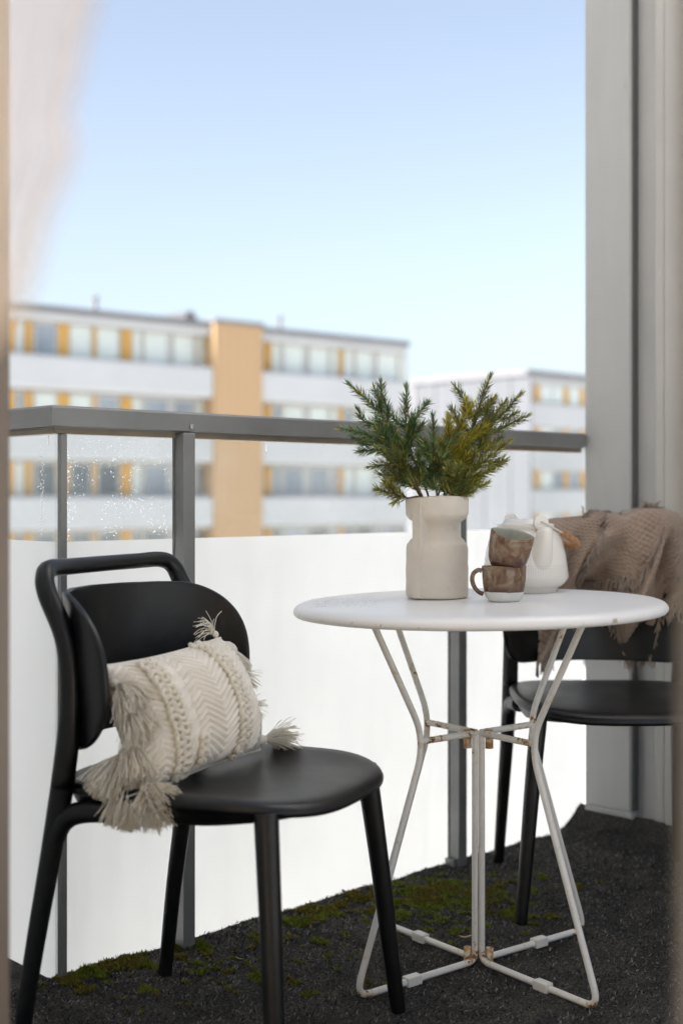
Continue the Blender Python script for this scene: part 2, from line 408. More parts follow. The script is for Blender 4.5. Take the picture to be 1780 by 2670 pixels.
M['b_frame'] = simple('window_frame', (0.50, 0.50, 0.48), 0.5)
M['b_pane_light'] = simple('curtained_pane', (0.56, 0.63, 0.63), 0.12, 0.06, 0.5, spec=0.6)
M['b_pane_dark'] = simple('dark_pane', (0.14, 0.17, 0.19), 0.08, 0.3, 0.4, spec=0.6)
M['b_pane_mid'] = simple('grey_pane', (0.27, 0.32, 0.38), 0.08, 0.25, 0.5, spec=0.6)
M['ground'] = simple('pale_gravel', (0.41, 0.40, 0.38), 0.9, 0.12, 0.15, 0.3, 2, 0.02)
M['leaf'] = simple('dry_leaf', (0.24, 0.11, 0.05), 0.7, 0.3, 80)
M['pale_leaf'] = simple('pale_dry_leaf', (0.52, 0.40, 0.22), 0.7, 0.2, 80)
M['dark_bark'] = simple('dark_bark_chip', (0.05, 0.04, 0.035), 0.8, 0.3, 80)

# ------------------------------------------------------------------ the balcony frame: u along the front rail, n inwards
P0 = Vector((-0.552, 2.387, 0)); U = Vector((0.7227, 0.6912, 0)).normalized(); N_ = Vector((U.y, -U.x, 0))
def W(u, n, z=0): return P0 + U*u + N_*n + Vector((0, 0, z))
Wp = lambda p: W(p.x, p.y, p.z)
UC = 0.04                    # where the two glass fronts meet
UW = 1.665                   # face of the wall on the right

# ground below
g = MB().box((-1500, -1500, -8.5), (1500, 2500, -8.0)).build('ground', M['ground'], smooth=0); tag(g, 'pale gravel yard below the balcony', None, kind='structure')

# ------------------------------------------------------------------ far apartment buildings
def far_building(name, label, A, B, ref_px):
    'frame for a facade running through plan points A (left) and B (right)'
    A = Vector(A).to_3d(); B = Vector(B).to_3d(); d = (B-A).normalized(); out = Vector((d.y, -d.x, 0))
    root = thing(name, label, 'building', (A.x, A.y, -8.0), math.atan2(d.y, d.x))
    def s_of(p):
        k = (p-CX)/F_PX          # X = kY
        # A.x+d.x s = k (A.y + d.y s)
        return (k*A.y-A.x)/(d.x-k*d.y)
    def z_of(p, y):
        s = s_of(p); dep = A.y+d.y*s
        return CAM_Z-(y-HY)/F_PX*dep + 8.0
    return root, s_of, z_of          # local frame: x along facade, -y towards us, z from the ground
zx = lambda v: v*0.574; zy = lambda v: 700+v*0.574     # a measuring crop of the photograph
root, s_of, z_of = far_building('apartment_building', 'long apartment block with white balcony bands and orange timber stair tower', (-12.45, 49.7), (3.13, 62.6), 230)
SA = s_of(-420); SE = s_of(1061); ST0, ST1 = s_of(zx(983))-.70, s_of(zx(1196))-.70
zc = lambda v: z_of(zx(400), zy(v))
Z_top, Z_f, Z_w = zc(197), zc(226), zc(262)
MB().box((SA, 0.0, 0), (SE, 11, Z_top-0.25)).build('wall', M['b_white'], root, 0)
rf = MB().box((SA-.2, -0.75, Z_f), (ST0, 11.3, Z_top)).box((ST1, -0.75, Z_f), (SE-.5, 11.3, Z_top)).build('roof', M['b_roof'], root, 0)
MB().box((SA, -0.62, Z_w), (ST0-.02, -0.004, Z_f-.004)).box((ST1+.02, -0.62, Z_w), (SE-.6, -0.004, Z_f-.004)).build('frieze', M['b_white'], root, 0)
tw = MB().box((ST0, -0.90, 0), (ST1, 3.0, Z_top-0.05)).build('stair_tower', M['b_wood'], root, 0)
MB().box((ST0-.05, -0.97, Z_top-.05), (ST1+.05, 3.0, Z_top+.12)).build('coping', M['b_roof'], tw, 0)
PITCH = (zc(0)-zc(310))

cols_left = [(-240, -140, 'p'), (-135, -95, 'o'), (-90, 20, 'p'), (24, 60, 'o'), (64, 105, 'p'), (110, 142, 'o'), (150, 258, 'd'), (262, 308, 'o'), (312, 415, 'p'), (418, 432, 'o'), (435, 540, 'p'), (548, 592, 'o'), (597, 640, 'p'), (648, 762, 'p'), (782, 880, 'p'), (886, 934, 'p'), (938, 982, 'o')]
cols_right = [(1198, 1226, 'o'), (1230, 1272, 'p'), (1280, 1376, 'p'), (1398, 1490, 'p'), (1496, 1530, 'p'), (1533, 1550, 'o'), (1556, 1600, 'p'), (1608, 1690, 'p'), (1706, 1800, 'p'), (1806, 1838, 'p')]
wr = random.Random(3)
for row in range(5):
    zt = Z_w - row*PITCH; zb = zt - PITCH*(153/310.0)
    for (a, b, k) in cols_left+cols_right:
        s0, s1 = s_of(zx(a)), s_of(zx(b))
        if s0 < SA+0.3: continue
        if k == 'o':
            MB().box((s0, -0.10, zb), (s1, -0.003, zt-.01)).build('infill_panel', M['b_ochre'], root, 0); continue
        fr = MB()
        fw = 0.07
        for q in ((s0, zb, s1, zb+fw), (s0, zt-fw-.01, s1, zt-.01), (s0, zb+fw, s0+fw, zt-fw-.01), (s1-fw, zb+fw, s1, zt-fw-.01)):
            fr.box((q[0], -0.09, q[1]), (q[2], -0.003, q[3]))
        wo = fr.build('window', M['b_frame'], root, 0)
        if row == 0: pm = 'b_pane_mid' if k == 'd' else 'b_pane_light'
        elif row == 1: pm = wr.choice(['b_pane_light', 'b_pane_light', 'b_pane_mid'])
        elif row == 2: pm = wr.choice(['b_pane_mid', 'b_pane_dark', 'b_pane_mid', 'b_pane_light'])
        else: pm = wr.choice(['b_pane_dark', 'b_pane_dark', 'b_pane_mid'])
        MB().box((s0+fw, -0.05, zb+fw), (s1-fw, -0.004, zt-fw-.01)).build('pane', M[pm], wo, 0)
    zp0 = zt - PITCH*(303/310.0); zp1 = zb-.01
    for (a, b) in ((SA, ST0+0.02), (ST1-0.02, SE-.55)):
        bo = MB().box((a, -0.85, zp0), (b, -0.004, zp1)).build('balcony_band', M['b_white'], root, 0, bevel=0.12)
# roof details
for p in (488, 1330):
    s = s_of(zx(p)); MB().tube([(s, 1.0, Z_top-.02), (s, 1.0, Z_top+0.72)], 0.11, 10).tube([(s, 1.0, Z_top+0.70), (s, 1.0, Z_top+0.82)], 0.15, 10).build('vent_pipe', M['b_roof'], rf)
s0, s1 = s_of(zx(880)), s_of(zx(1010))
MB().prism([[(s0+.3, 1.5, Z_top-.02), (s0+.3, 4.5, Z_top-.02), (s0+.9, 4, Z_top+.75), (s0+.9, 1.8, Z_top+.75)], [(s1, 1.5, Z_top-.02), (s1, 4.5, Z_top-.02), (s1-.3, 4, Z_top+.75), (s1-.3, 1.8, Z_top+.75)]]).build('roof_hatch', M['b_dark'], rf, 0)
s = s_of(zx(738)); MB().box((s-.2, 2, Z_top-.02), (s+.2, 2.6, Z_top+.3)).build('roof_vent', M['b_dark'], rf, 0)

# second building, further off to the right, seen corner-on
depC = 85.0; cX = (1368-CX)/F_PX*depC
r2 = thing('apartment_building', 'white ribbed gable-end apartment block behind the spruce branches', 'building', (cX, depC, -8.0), math.atan2(.6912, .7227))
zt2 = CAM_Z-(964-HY)/F_PX*depC+8.0
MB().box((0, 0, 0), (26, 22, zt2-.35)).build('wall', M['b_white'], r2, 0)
MB().box((-.25, -.35, zt2-.35), (26.2, 22.2, zt2)).build('roof', M['b_roof'], r2, 0)
# ribbed sheets of the gable (left face), one by one
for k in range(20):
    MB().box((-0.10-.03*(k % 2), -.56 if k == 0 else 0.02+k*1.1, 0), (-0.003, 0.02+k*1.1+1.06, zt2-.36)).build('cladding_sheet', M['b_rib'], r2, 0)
MB().box((-0.22, 9.6, 0), (-0.15, 10.4, zt2-.4)).build('downpipe', M['b_roof'], r2, 0)
for row in range(4):
    zr = zt2 - (175-112)*0.574/F_PX*depC - row*(197*0.574/F_PX*depC); h = 85*0.574/F_PX*depC
    MB().box((0.002, -.5, zr-h-(110*0.574/F_PX*depC)), (26, -.004, zr-h-.02)).build('balcony_band', M['b_white'], r2, 0, bevel=.08)
    x = 0.9; k = 0
    while x < 9.5:
        wd = (0.55, 1.3, 1.1, .5, 1.2)[k % 5]
        if k % 5 in (0, 3): MB().box((x, -.08, zr-h), (x+wd, -.003, zr)).build('infill_panel', M['b_ochre'], r2, 0)
        else:
            wo = MB().box((x, -.05, zr-h), (x+wd, -.003, zr)).build('window', M['b_frame'], r2, 0)
            MB().box((x+.08, -.07, zr-h+.08), (x+wd-.08, -.052, zr-.08)).build('pane', M['b_pane_light' if row < 1 or k % 2 else 'b_pane_mid'], wo, 0)
        x += wd+.07; k += 1
MB().box((4, 3, zt2-.01), (5.6, 5, zt2+.5)).build('roof_vent', M['b_dark'], r2, 0)

# ------------------------------------------------------------------ our own building: slabs, walls, room
def wbox(name, a, b, m, **kw): return MB().box(a, b, Wp).build(name, m, **kw)
st = wbox('balcony_slab', (-0.9, -0.01, -0.22), (UW+.3, 2.6, -0.031), M['concrete'], smooth=0); tag(st, 'concrete slab under the balcony carpet', kind='structure')
st = wbox('balcony_slab', (-0.9, -3.2, -0.22), (UC-.009, -0.0105, -0.031), M['concrete'], smooth=0); tag(st, 'concrete slab under the carpet strip beyond the glass corner', kind='structure')

# wall on the right with a smooth cover board, a rough painted face and a trim strip
wr_ = thing('balcony_wall', 'pale grey wall with a screwed cover board and rough painted strip', 'wall', W(UW, 0.1, 0))
def wpart(name, a, b, m, parent, org, bev=0, sm=0): return MB().box(a, b, Wp).build(name, m, parent, sm, bevel=bev, origin=org)
OW = W(UW, 0.1, 0)
wpart('wall_face', (UW, 0.030, -.01), (UW+.25, 2.6, 6.0), M['rough_paint'], wr_, OW)
cb = wpart('cover_board', (UW-.026, 0.024, 0.066), (UW-.003, 0.170, 3.0), M['wall_paint'], wr_, OW, 0.0025)
MB().box((UW-.0255, 0.156, 0.068), (UW-.0285, 0.166, 3.0), Wp).build('edge_bead', M['wall_paint'], cb, 0, bevel=.001, origin=OW)
wpart('seam_gap_shade', (UW-.0245, 0.1705, 0.07), (UW-.001, 0.1740, 3.0), M['gap_shade'], wr_, OW)  # dark strip standing in for the shaded gap beside the cover board
wpart('bottom_rail', (UW-.030, 0.026, 0.050), (UW-.003, 0.176, 0.0655), M['wall_paint'], wr_, OW, 0.002)
wpart('trim_strip', (UW-.014, 0.232, 0.03), (UW-.002, 0.262, 3.0), M['trim'], wr_, OW, 0.004)
wpart('trim_strip', (UW-.022, 0.2645, 0.03), (UW-.002, 0.330, 3.0), M['trim'], wr_, OW, 0.006)
for yy in (225, 719, 1254, 2018):
    t_ = 0.160; pt = W(UW-.0285, t_-.012, 0); z = CAM_Z-(yy-HY)/F_PX*pt.y
    MB().lathe([(0, -.0012), (0.0030, -.0012), (0.0034, 0), (0.0, .0004)], 10).build('screw', M['steel'], cb)
    so = C.objects[-1]; so.location = W(UW-.0285, t_-.012, z)-OW; so.rotation_euler = (R(90), 0, math.atan2(U.y, U.x)-R(90))

# back wall of the loggia and the wall that holds the door (facade frame T, O)
LJ = Vector((-0.378, 1.5, 0)); T_ = Vector((0.5697, -0.8218, 0)).normalized(); O_ = Vector((-T_.y, T_.x, 0))
Fp = lambda p: LJ + T_*p.x + O_*p.y + Vector((0, 0, p.z))
def fbox(name, a, b, m, parent=None, org=None, bev=0): return MB().box(a, b, Fp).build(name, m, parent, 0, bevel=bev, origin=org)
for nm, a, b in (('house_wall', (-3.0, -.20, -.3), (-.062, -.02, 4.5)), ('house_wall', (1.105, -.075, -.3), (2.9, -.004, 4.5)), ('house_wall', (-.061, -.19, 2.16), (1.104, -.02, 4.5))):
    o = fbox(nm, a, b, M['facade']); tag(o, 'pale house wall around the balcony door', kind='structure')
dw = 1.043
df_ = thing('door_frame', 'out-of-focus painted door frame framing the view', 'door frame', Fp(Vector((dw/2, -.05, 0))))
OD = Fp(Vector((dw/2, -.05, 0)))
fbox('jamb', (-.060, -.10, 0.03), (0, 0.0, 2.1), M['jamb'], df_, OD, .003)
fbox('jamb', (dw, -.080, 0.03), (dw+.062, 0.004, 2.1), M['jamb_grey'], df_, OD, .008)
fbox('head', (-.060, -.10, 2.101), (dw+.062, 0.0, 2.158), M['trim'], df_, OD, .003)
fbox('threshold', (-.060, -.10, -.01), (dw+.062, 0.01, 0.0295), M['rail'], df_, OD, .004)
for nm, a, b, m in (('room_floor', (-1.6, -3.4, -.05), (2.9, -.101, -.002), 'wood_floor'), ('room_ceiling', (-1.6, -3.4, 2.5), (2.9, -.201, 2.6), 'room'),
                 ('room_wall', (-1.7, -3.4, -.05), (-1.602, -.202, 2.6), 'room'), ('room_wall', (2.902, -3.4, -.05), (3.0, -.076, 2.6), 'room'),
                 ('room_wall', (-1.7, -3.5, -.05), (-1.2, -3.402, 2.6), 'room'), ('room_wall', (2.5, -3.5, -.05), (3.0, -3.402, 2.6), 'room'), ('room_wall', (-1.199, -3.5, -.05), (2.499, -3.402, .8), 'room'), ('room_wall', (-1.199, -3.5, 2.35), (2.499, -3.402, 2.6), 'room')):  # opening between these unseen wall pieces, added to let fill light in
    o = fbox(nm, a, b, M[m]); tag(o, 'plain room behind the camera', kind='structure')

# ------------------------------------------------------------------ glass railing
RZ = dict(top=1.053, bot=1.0148, ch=1.002, frost=0.803)
UE = 1.638
rail = thing('glass_railing', 'grey metal balcony railing with clear and frosted glass panes', 'railing', W(UC, 0, 0))
OR = W(UC, 0, 0)
def rail_seg(prof, which, end, name, m, bev=.0012):
    if which == 'front': rings = [[W(UC-d, d, z) for d, z in prof], [W(end, d, z) for d, z in prof]]
    else: rings = [[W(UC-d, d, z) for d, z in prof], [W(UC-d, end, z) for d, z in prof]]
    return MB().prism(rings).build(name, m, rail, 0, bevel=bev, origin=OR)
hr = [(.030, RZ['bot']), (.030, RZ['top']-.004), (.026, RZ['top']), (-.050, RZ['top']), (-.052, RZ['top']-.003), (-.052, RZ['bot']), (-.046, RZ['bot']), (-.046, RZ['bot']+.006), (.024, RZ['bot']+.006), (.024, RZ['bot'])]
chn = [(.014, RZ['ch']), (.014, RZ['bot']+.005), (-.012, RZ['bot']+.005), (-.012, RZ['ch'])]
bead = [(.0175, RZ['bot']-.003), (.0175, RZ['bot']+.004), (.0145, RZ['bot']+.004), (.0145, RZ['bot']-.003)]
for which, end in (('front', UE), ('side', -3.0)):
    h = rail_seg(hr, which, end, 'handrail', M['rail'])
    rail_seg(chn, which, end, 'glazing_channel', M['channel'])
    rail_seg(bead, which, end, 'glazing_bead', M['rail'], 0)
def rpart(name, mb, m, parent=None, bev=0, sm=0): return mb.build(name, m, parent or rail, sm, bevel=bev, origin=OR)
S2, S3 = 0.314, 1.128
posts = [(0.0475, 0.0085, 0.0135, 0.0), (S2, 0.0285, 0.0335, 0.0055), (S3, 0.029, 0.034, 0.0055)]
for i, (s, wx, wn, n0) in enumerate(posts):
    mb = MB().box((s-wx/2 if i else UC+.0005, n0 if i else .0, -.005), (s+wx/2 if i else UC+.0135, n0+wn if i else .0135, RZ['ch']-.0004 if i == 0 else RZ['bot']-.0035), Wp)
    po = rpart('post', mb, M['rail'], None, .0015)
    if i: rpart('post_lip', MB().box((s-wx/2-.0022, n0-.0005, 0.0), (s+wx/2+.0022, n0+.0035, RZ['bot']-.004), Wp), M['rail'], po)
    if i == 2:
        rpart('foot_plate', MB().box((s-.028, n0+.001, 0.0), (s-wx/2-.0025, n0+.028, 0.02), Wp), M['rail'], po, .001)
# screws in the handrail face
for s in (S2+.012, S3+.012):
    mb = MB().lathe([(0, .0022), (0.0022, .0024), (0.0026, .0030), (0.0050, .0026), (0.0058, .0008), (0.0060, -.001), (0, -.001)], 16)
    so = mb.build('screw', M['steel'], rail); so.location = W(s, .0301, RZ['bot']+.010)-OR
    so.rotation_euler = (R(90), 0, math.atan2(U.y, U.x))
# panes: a sheet of glass each, with a frosted film on the inner face of the lower part
def pane(side, a, b):
    if side == 'front': q = lambda l, d, z: W(l, d, z)
    else: q = lambda l, d, z: W(UC-d, l, z)
    def bx(l0, l1, d0, d1, z0, z1):
        return MB().box((l0, d0, z0), (l1, d1, z1), lambda p: q(p.x, p.y, p.z))
    l0, l1 = min(a, b), max(a, b)
    g_ = bx(l0, l1, -.0070, -.0012, -.03, RZ['ch']+.004).build('glass_pane', M['glass'], rail, 0, origin=OR)
    f_ = MB().add([q(a, -.0008, -.03), q(b, -.0008, -.03), q(b, -.0008, RZ['frost']), q(a, -.0008, RZ['frost'])], [(0, 1, 2, 3)]).build('frosted_film', M['frost'], g_, 0, origin=OR)
    return g_
panes = [pane('front', UC+.0005, S2), pane('front', S2+.0005, S3), pane('front', S3+.0005, UW+.0)]
pside = pane('side', -0.0005, -1.4); pane('side', -1.4005, -3.0)
# rain drops on the clear glass
def drops(parent, q, spots):
    mb = MB()
    for (l, z, r) in spots:
        c = [q(l, .0002, z)]
        ring = []
        for k in range(6):
            a = k*math.pi/3
            ring.append(q(l+r*math.cos(a), .0002, z+r*1.15*math.sin(a)))
        ring2 = []
        for k in range(6):
            a = k*math.pi/3+.5
            ring2.append(q(l+.62*r*math.cos(a), .0002+.5*r, z+.62*r*1.15*math.sin(a)))
        top = [q(l, .0002+.68*r, z-.1*r)]
        mb.add(ring+ring2+top+c, [(k, (k+1) % 6, 6+(k+1) % 6, 6+k) for k in range(6)]+[(6+k, 6+(k+1) % 6, 12) for k in range(6)]+[((k+1) % 6, k, 13) for k in range(6)])
    o = mb.build('water_drops', M['water'], parent, 60, origin=OR); tag(o, kind='stuff'); return o
qf = lambda l, d, z: W(l, d-.001, z); qs = lambda l, d, z: W(UC-d+.001, l, z)
sp = []
for k in range(1000):
    l = UC+.02+rng.random()*(S2-UC-.04); z = RZ['frost']+.004+rng.random()*(RZ['ch']-RZ['frost']-.008)
    if noise.noise(Vector((l*14, z*14, 3))) < -0.18: continue
    sp.append((l, z, rng.choice([.0004, .0005, .0007, .0009, .0013])))
for k in range(30): sp.append((UC+.0165+rng.random()*.002, RZ['ch']-.002-.19*k/30, rng.uniform(.0008, .0022)))
for k in range(12): sp.append((UC+.022+rng.random()*.004, RZ['frost']+rng.random()*.19, rng.uniform(.0010, .0022)))
drops(panes[0], qf, sp)
sp = []
for k in range(120):
    sp.append((S2+.03+rng.random()*.5, RZ['frost']+.004+rng.random()*.19, rng.choice([.0005, .0007, .0009])))
for k in range(5): sp.append((.545, RZ['ch']-.003-.004*k, .0022-.0002*abs(k-3)))
drops(panes[1], qf, sp)
sp = []
for k in range(220):
    sp.append((-.055-rng.gauss(0, .006), RZ['ch']-.008-rng.random()*.185, rng.uniform(.0004, .0013)))
for k in range(5): sp.append((-.03, RZ['ch']-.002-.004*k, .0022))
drops(pside, qs, sp)

# ------------------------------------------------------------------ carpet and moss
def cz(u, n):
    z = 0.0035*noise.noise(Vector((u*7, n*7, 1.3))) + 0.0016*noise.noise(Vector((u*45, n*45, 4)))
    e = max(0.0, (u-1.545)/0.10); z += 0.055*min(1.0, e)**1.7 if n > 0.0 else 0      # turned up against the wall
    if n > -0.01: z += 0.010*max(0, 1-(n+.005)/0.06)**2*(0.6+0.8*noise.noise(Vector((u*9, 2, 0))))   # lip along the glass
    return z
def carpet_patch(u0, u1, n0, n1, step):
    nu = int((u1-u0)/step)+1; nn = int((n1-n0)/step)+1
    def f(a, b):
        u = u0+(u1-u0)*a; n = n0+(n1-n0)*b
        if b == 0 and n0 > -.1: n += .004*noise.noise(Vector((u*40, 0, 9)))+.003*noise.noise(Vector((u*150, 0, 3)))
        return W(u, n, cz(u, n))
    return MB().grid(nu, nn, f)
cp = carpet_patch(-.75, 1.655, 0.004, 2.55, 0.0125)
cpo = cp.build('balcony_carpet', M['carpet'], smooth=180); tag(cpo, 'dark grey felt carpet covering the balcony floor', kind='structure')
cp2 = carpet_patch(-.75, UC-.012, -2.4, 0.0035, 0.02).build('balcony_carpet', M['carpet'], smooth=180); tag(cp2, 'dark felt carpet strip beyond the glass corner', kind='structure')

def floor_at(x, y):
    'photo pixel on the floor -> (u, n)'
    d = F_PX*CAM_Z/(y-HY); p = Vector(((x-CX)/F_PX*d, d, 0))-P0; return p.dot(U), p.dot(N_)
def in_view(u, n):
    p = W(u, n); X = CX+F_PX*p.x/p.y if p.y > 0.3 else 9999; Y = HY+F_PX*CAM_Z/max(p.y, .3)
    return -80 < X < 1860 and Y < 2760
fr_ = random.Random(11); mb = MB()
k = 0
while k < 52000:
    u = fr_.uniform(-.7, 1.65); n = fr_.random()**1.25*1.6+.003
    if not in_view(u, n): 
        k += 0.25; continue
    k += 1
    p = W(u, n, cz(u, n)-.0005); a = fr_.uniform(0, 6.283); L = fr_.uniform(.004, .0105); el = fr_.uniform(.05, .8)
    d = Vector((math.cos(a)*math.cos(el), math.sin(a)*math.cos(el), math.sin(el)))*L
    sd_ = Vector((-math.sin(a), math.cos(a), 0))*fr_.uniform(.0007, .0015)
    g0 = fr_.choice([.008, .010, .015, .025, .04, .065, .10, .14, .19, .26]) ; br = fr_.choice([(1, .98, .96), (1, .95, .9), (1, .9, .76)])
    mb.add([p-sd_, p+sd_, p+d*.6+sd_*.8+Vector((0, 0, .0006)), p+d], [(0, 1, 2), (0, 2, 3)], g3(g0, br))
o = mb.build('carpet_nap', M['fibre'], cpo, 0, fix=False); tag(o, kind='stuff')

blobs = [(1140, 2335, .16, 1.0), (1060, 2350, .09, .8), (1250, 2330, .12, .9), (1400, 2300, .07, .4), (960, 2340, .07, .7), (1000, 2380, .10, .7), (830, 2378, .06, .9), (790, 2405, .06, .8), (880, 2350, .05, .7),
         (470, 2468, .05, .9), (500, 2480, .05, .7), (330, 2510, .07, .9), (250, 2530, .06, 1.0), (180, 2560, .05, 1.0), (560, 2520, .09, .5), (640, 2540, .09, .4), (700, 2450, .07, .7), (1210, 2430, .10, .5), (1320, 2380, .08, .7), (930, 2560, .07, .25), (1500, 2310, .05, .5), (390, 2600, .10, .3), (1430, 2390, .05, .5), (760, 2560, .09, .3), (60, 2520, .06, 1.0), (860, 2480, .09, .4)]
bl = [(*floor_at(x, y), r, s) for x, y, r, s in blobs]
def moss_d(u, n):
    m = 0
    for (bu, bn, r, s) in bl: 
        q = ((u-bu)**2+(n-bn)**2)/(r*r)
        if q < 6: m = max(m, s*math.exp(-q))
    return m
mr = random.Random(5); mb = MB(); made = 0; tries = 0
while made < 13000 and tries < 90000:
    tries += 1
    b = mr.choice(bl); u = mr.gauss(b[0], b[2]*.75); n = mr.gauss(b[1], b[2]*.75)
    if n < .004 or u > 1.54 or (u < UC and n < -.5): continue
    m = moss_d(u, n)*0.9 + 0.75*noise.noise(Vector((u*28, n*28, 7))) + .35*noise.noise(Vector((u*90, n*90, 2)))
    if m < 0.52: continue
    made += 1; h = .0045+.009*min(1, m-.4)*mr.random()
    p = W(u, n, cz(u, n)-.001)
    hue = noise.noise(Vector((u*12, n*12, 21)))
    c0 = (0.14, 0.175, 0.020) if hue > -.05 else (0.16, 0.13, 0.025)
    if mr.random() < .15: c0 = (0.20, 0.22, 0.035)
    for j in range(5):
        a = mr.uniform(0, 6.28); L = mr.uniform(.003, .0065); sdv = Vector((-math.sin(a), math.cos(a), 0))*.0016
        d = Vector((math.cos(a)*L, math.sin(a)*L, h*mr.uniform(.5, 1.3)))
        cc = g3(mr.uniform(.6, 1.35), c0)
        mb.add([p-sdv, p+sdv, p+d], [(0, 1, 2)], cc)
o = mb.build('moss', M['moss'], None, 0, fix=False); tag(o, 'green moss growing through the dark carpet', 'moss', kind='stuff')

# bits of leaf and bark lying on the carpet
def leaf(label, x, y, L, wd, m, rz, curl=.3, name='fallen_leaf', cat='leaf'):
    u, n = floor_at(x, y); base = W(u, n, cz(u, n)+.0035)
    def f(a, b):
        l = (a-.5)*L; wv = wd*math.sin(math.pi*min(.999, max(.001, a)))**.8*(b-.5)*(1+.25*math.sin(9*a))
        return (l, wv, curl*L*(a-.5)**2 + .35*abs(b-.5)*wd)
    o = MB().grid(9, 5, f).build(name, m, None, 180, solid=.0006); o.location = base; o.rotation_euler = (0, 0, rz); tag(o, label, cat)
leaf('rusty brown leaf near the frosted glass beyond the black front leg', 930, 2332, .020, .016, M['leaf'], .6, .8)
leaf('small brown leaf curled at the glass edge left of the rusty one', 896, 2336, .013, .010, M['leaf'], 2.0, .9)
leaf('flat dark bark flake between the black chair legs', 826, 2414, .018, .010, M['dark_bark'], .3, .3, 'bark_flake', 'bark')
leaf('thin pale straw on the carpet under the black seat', 625, 2503, .020, .0022, M['pale_leaf'], -.6, .5, 'straw', 'straw')
leaf('pale dry leaf behind the base of the table pole', 1212, 2447, .030, .007, M['pale_leaf'], .15, .6)
leaf('orange leaf scrap beside the bent right table leg', 1477, 2335, .009, .014, M['leaf'], .5, .6)
leaf('pale bark scrap beside the nearest chair leg at the door', 82, 2617, .014, .006, M['pale_leaf'], .1, .3, 'bark_flake', 'bark')

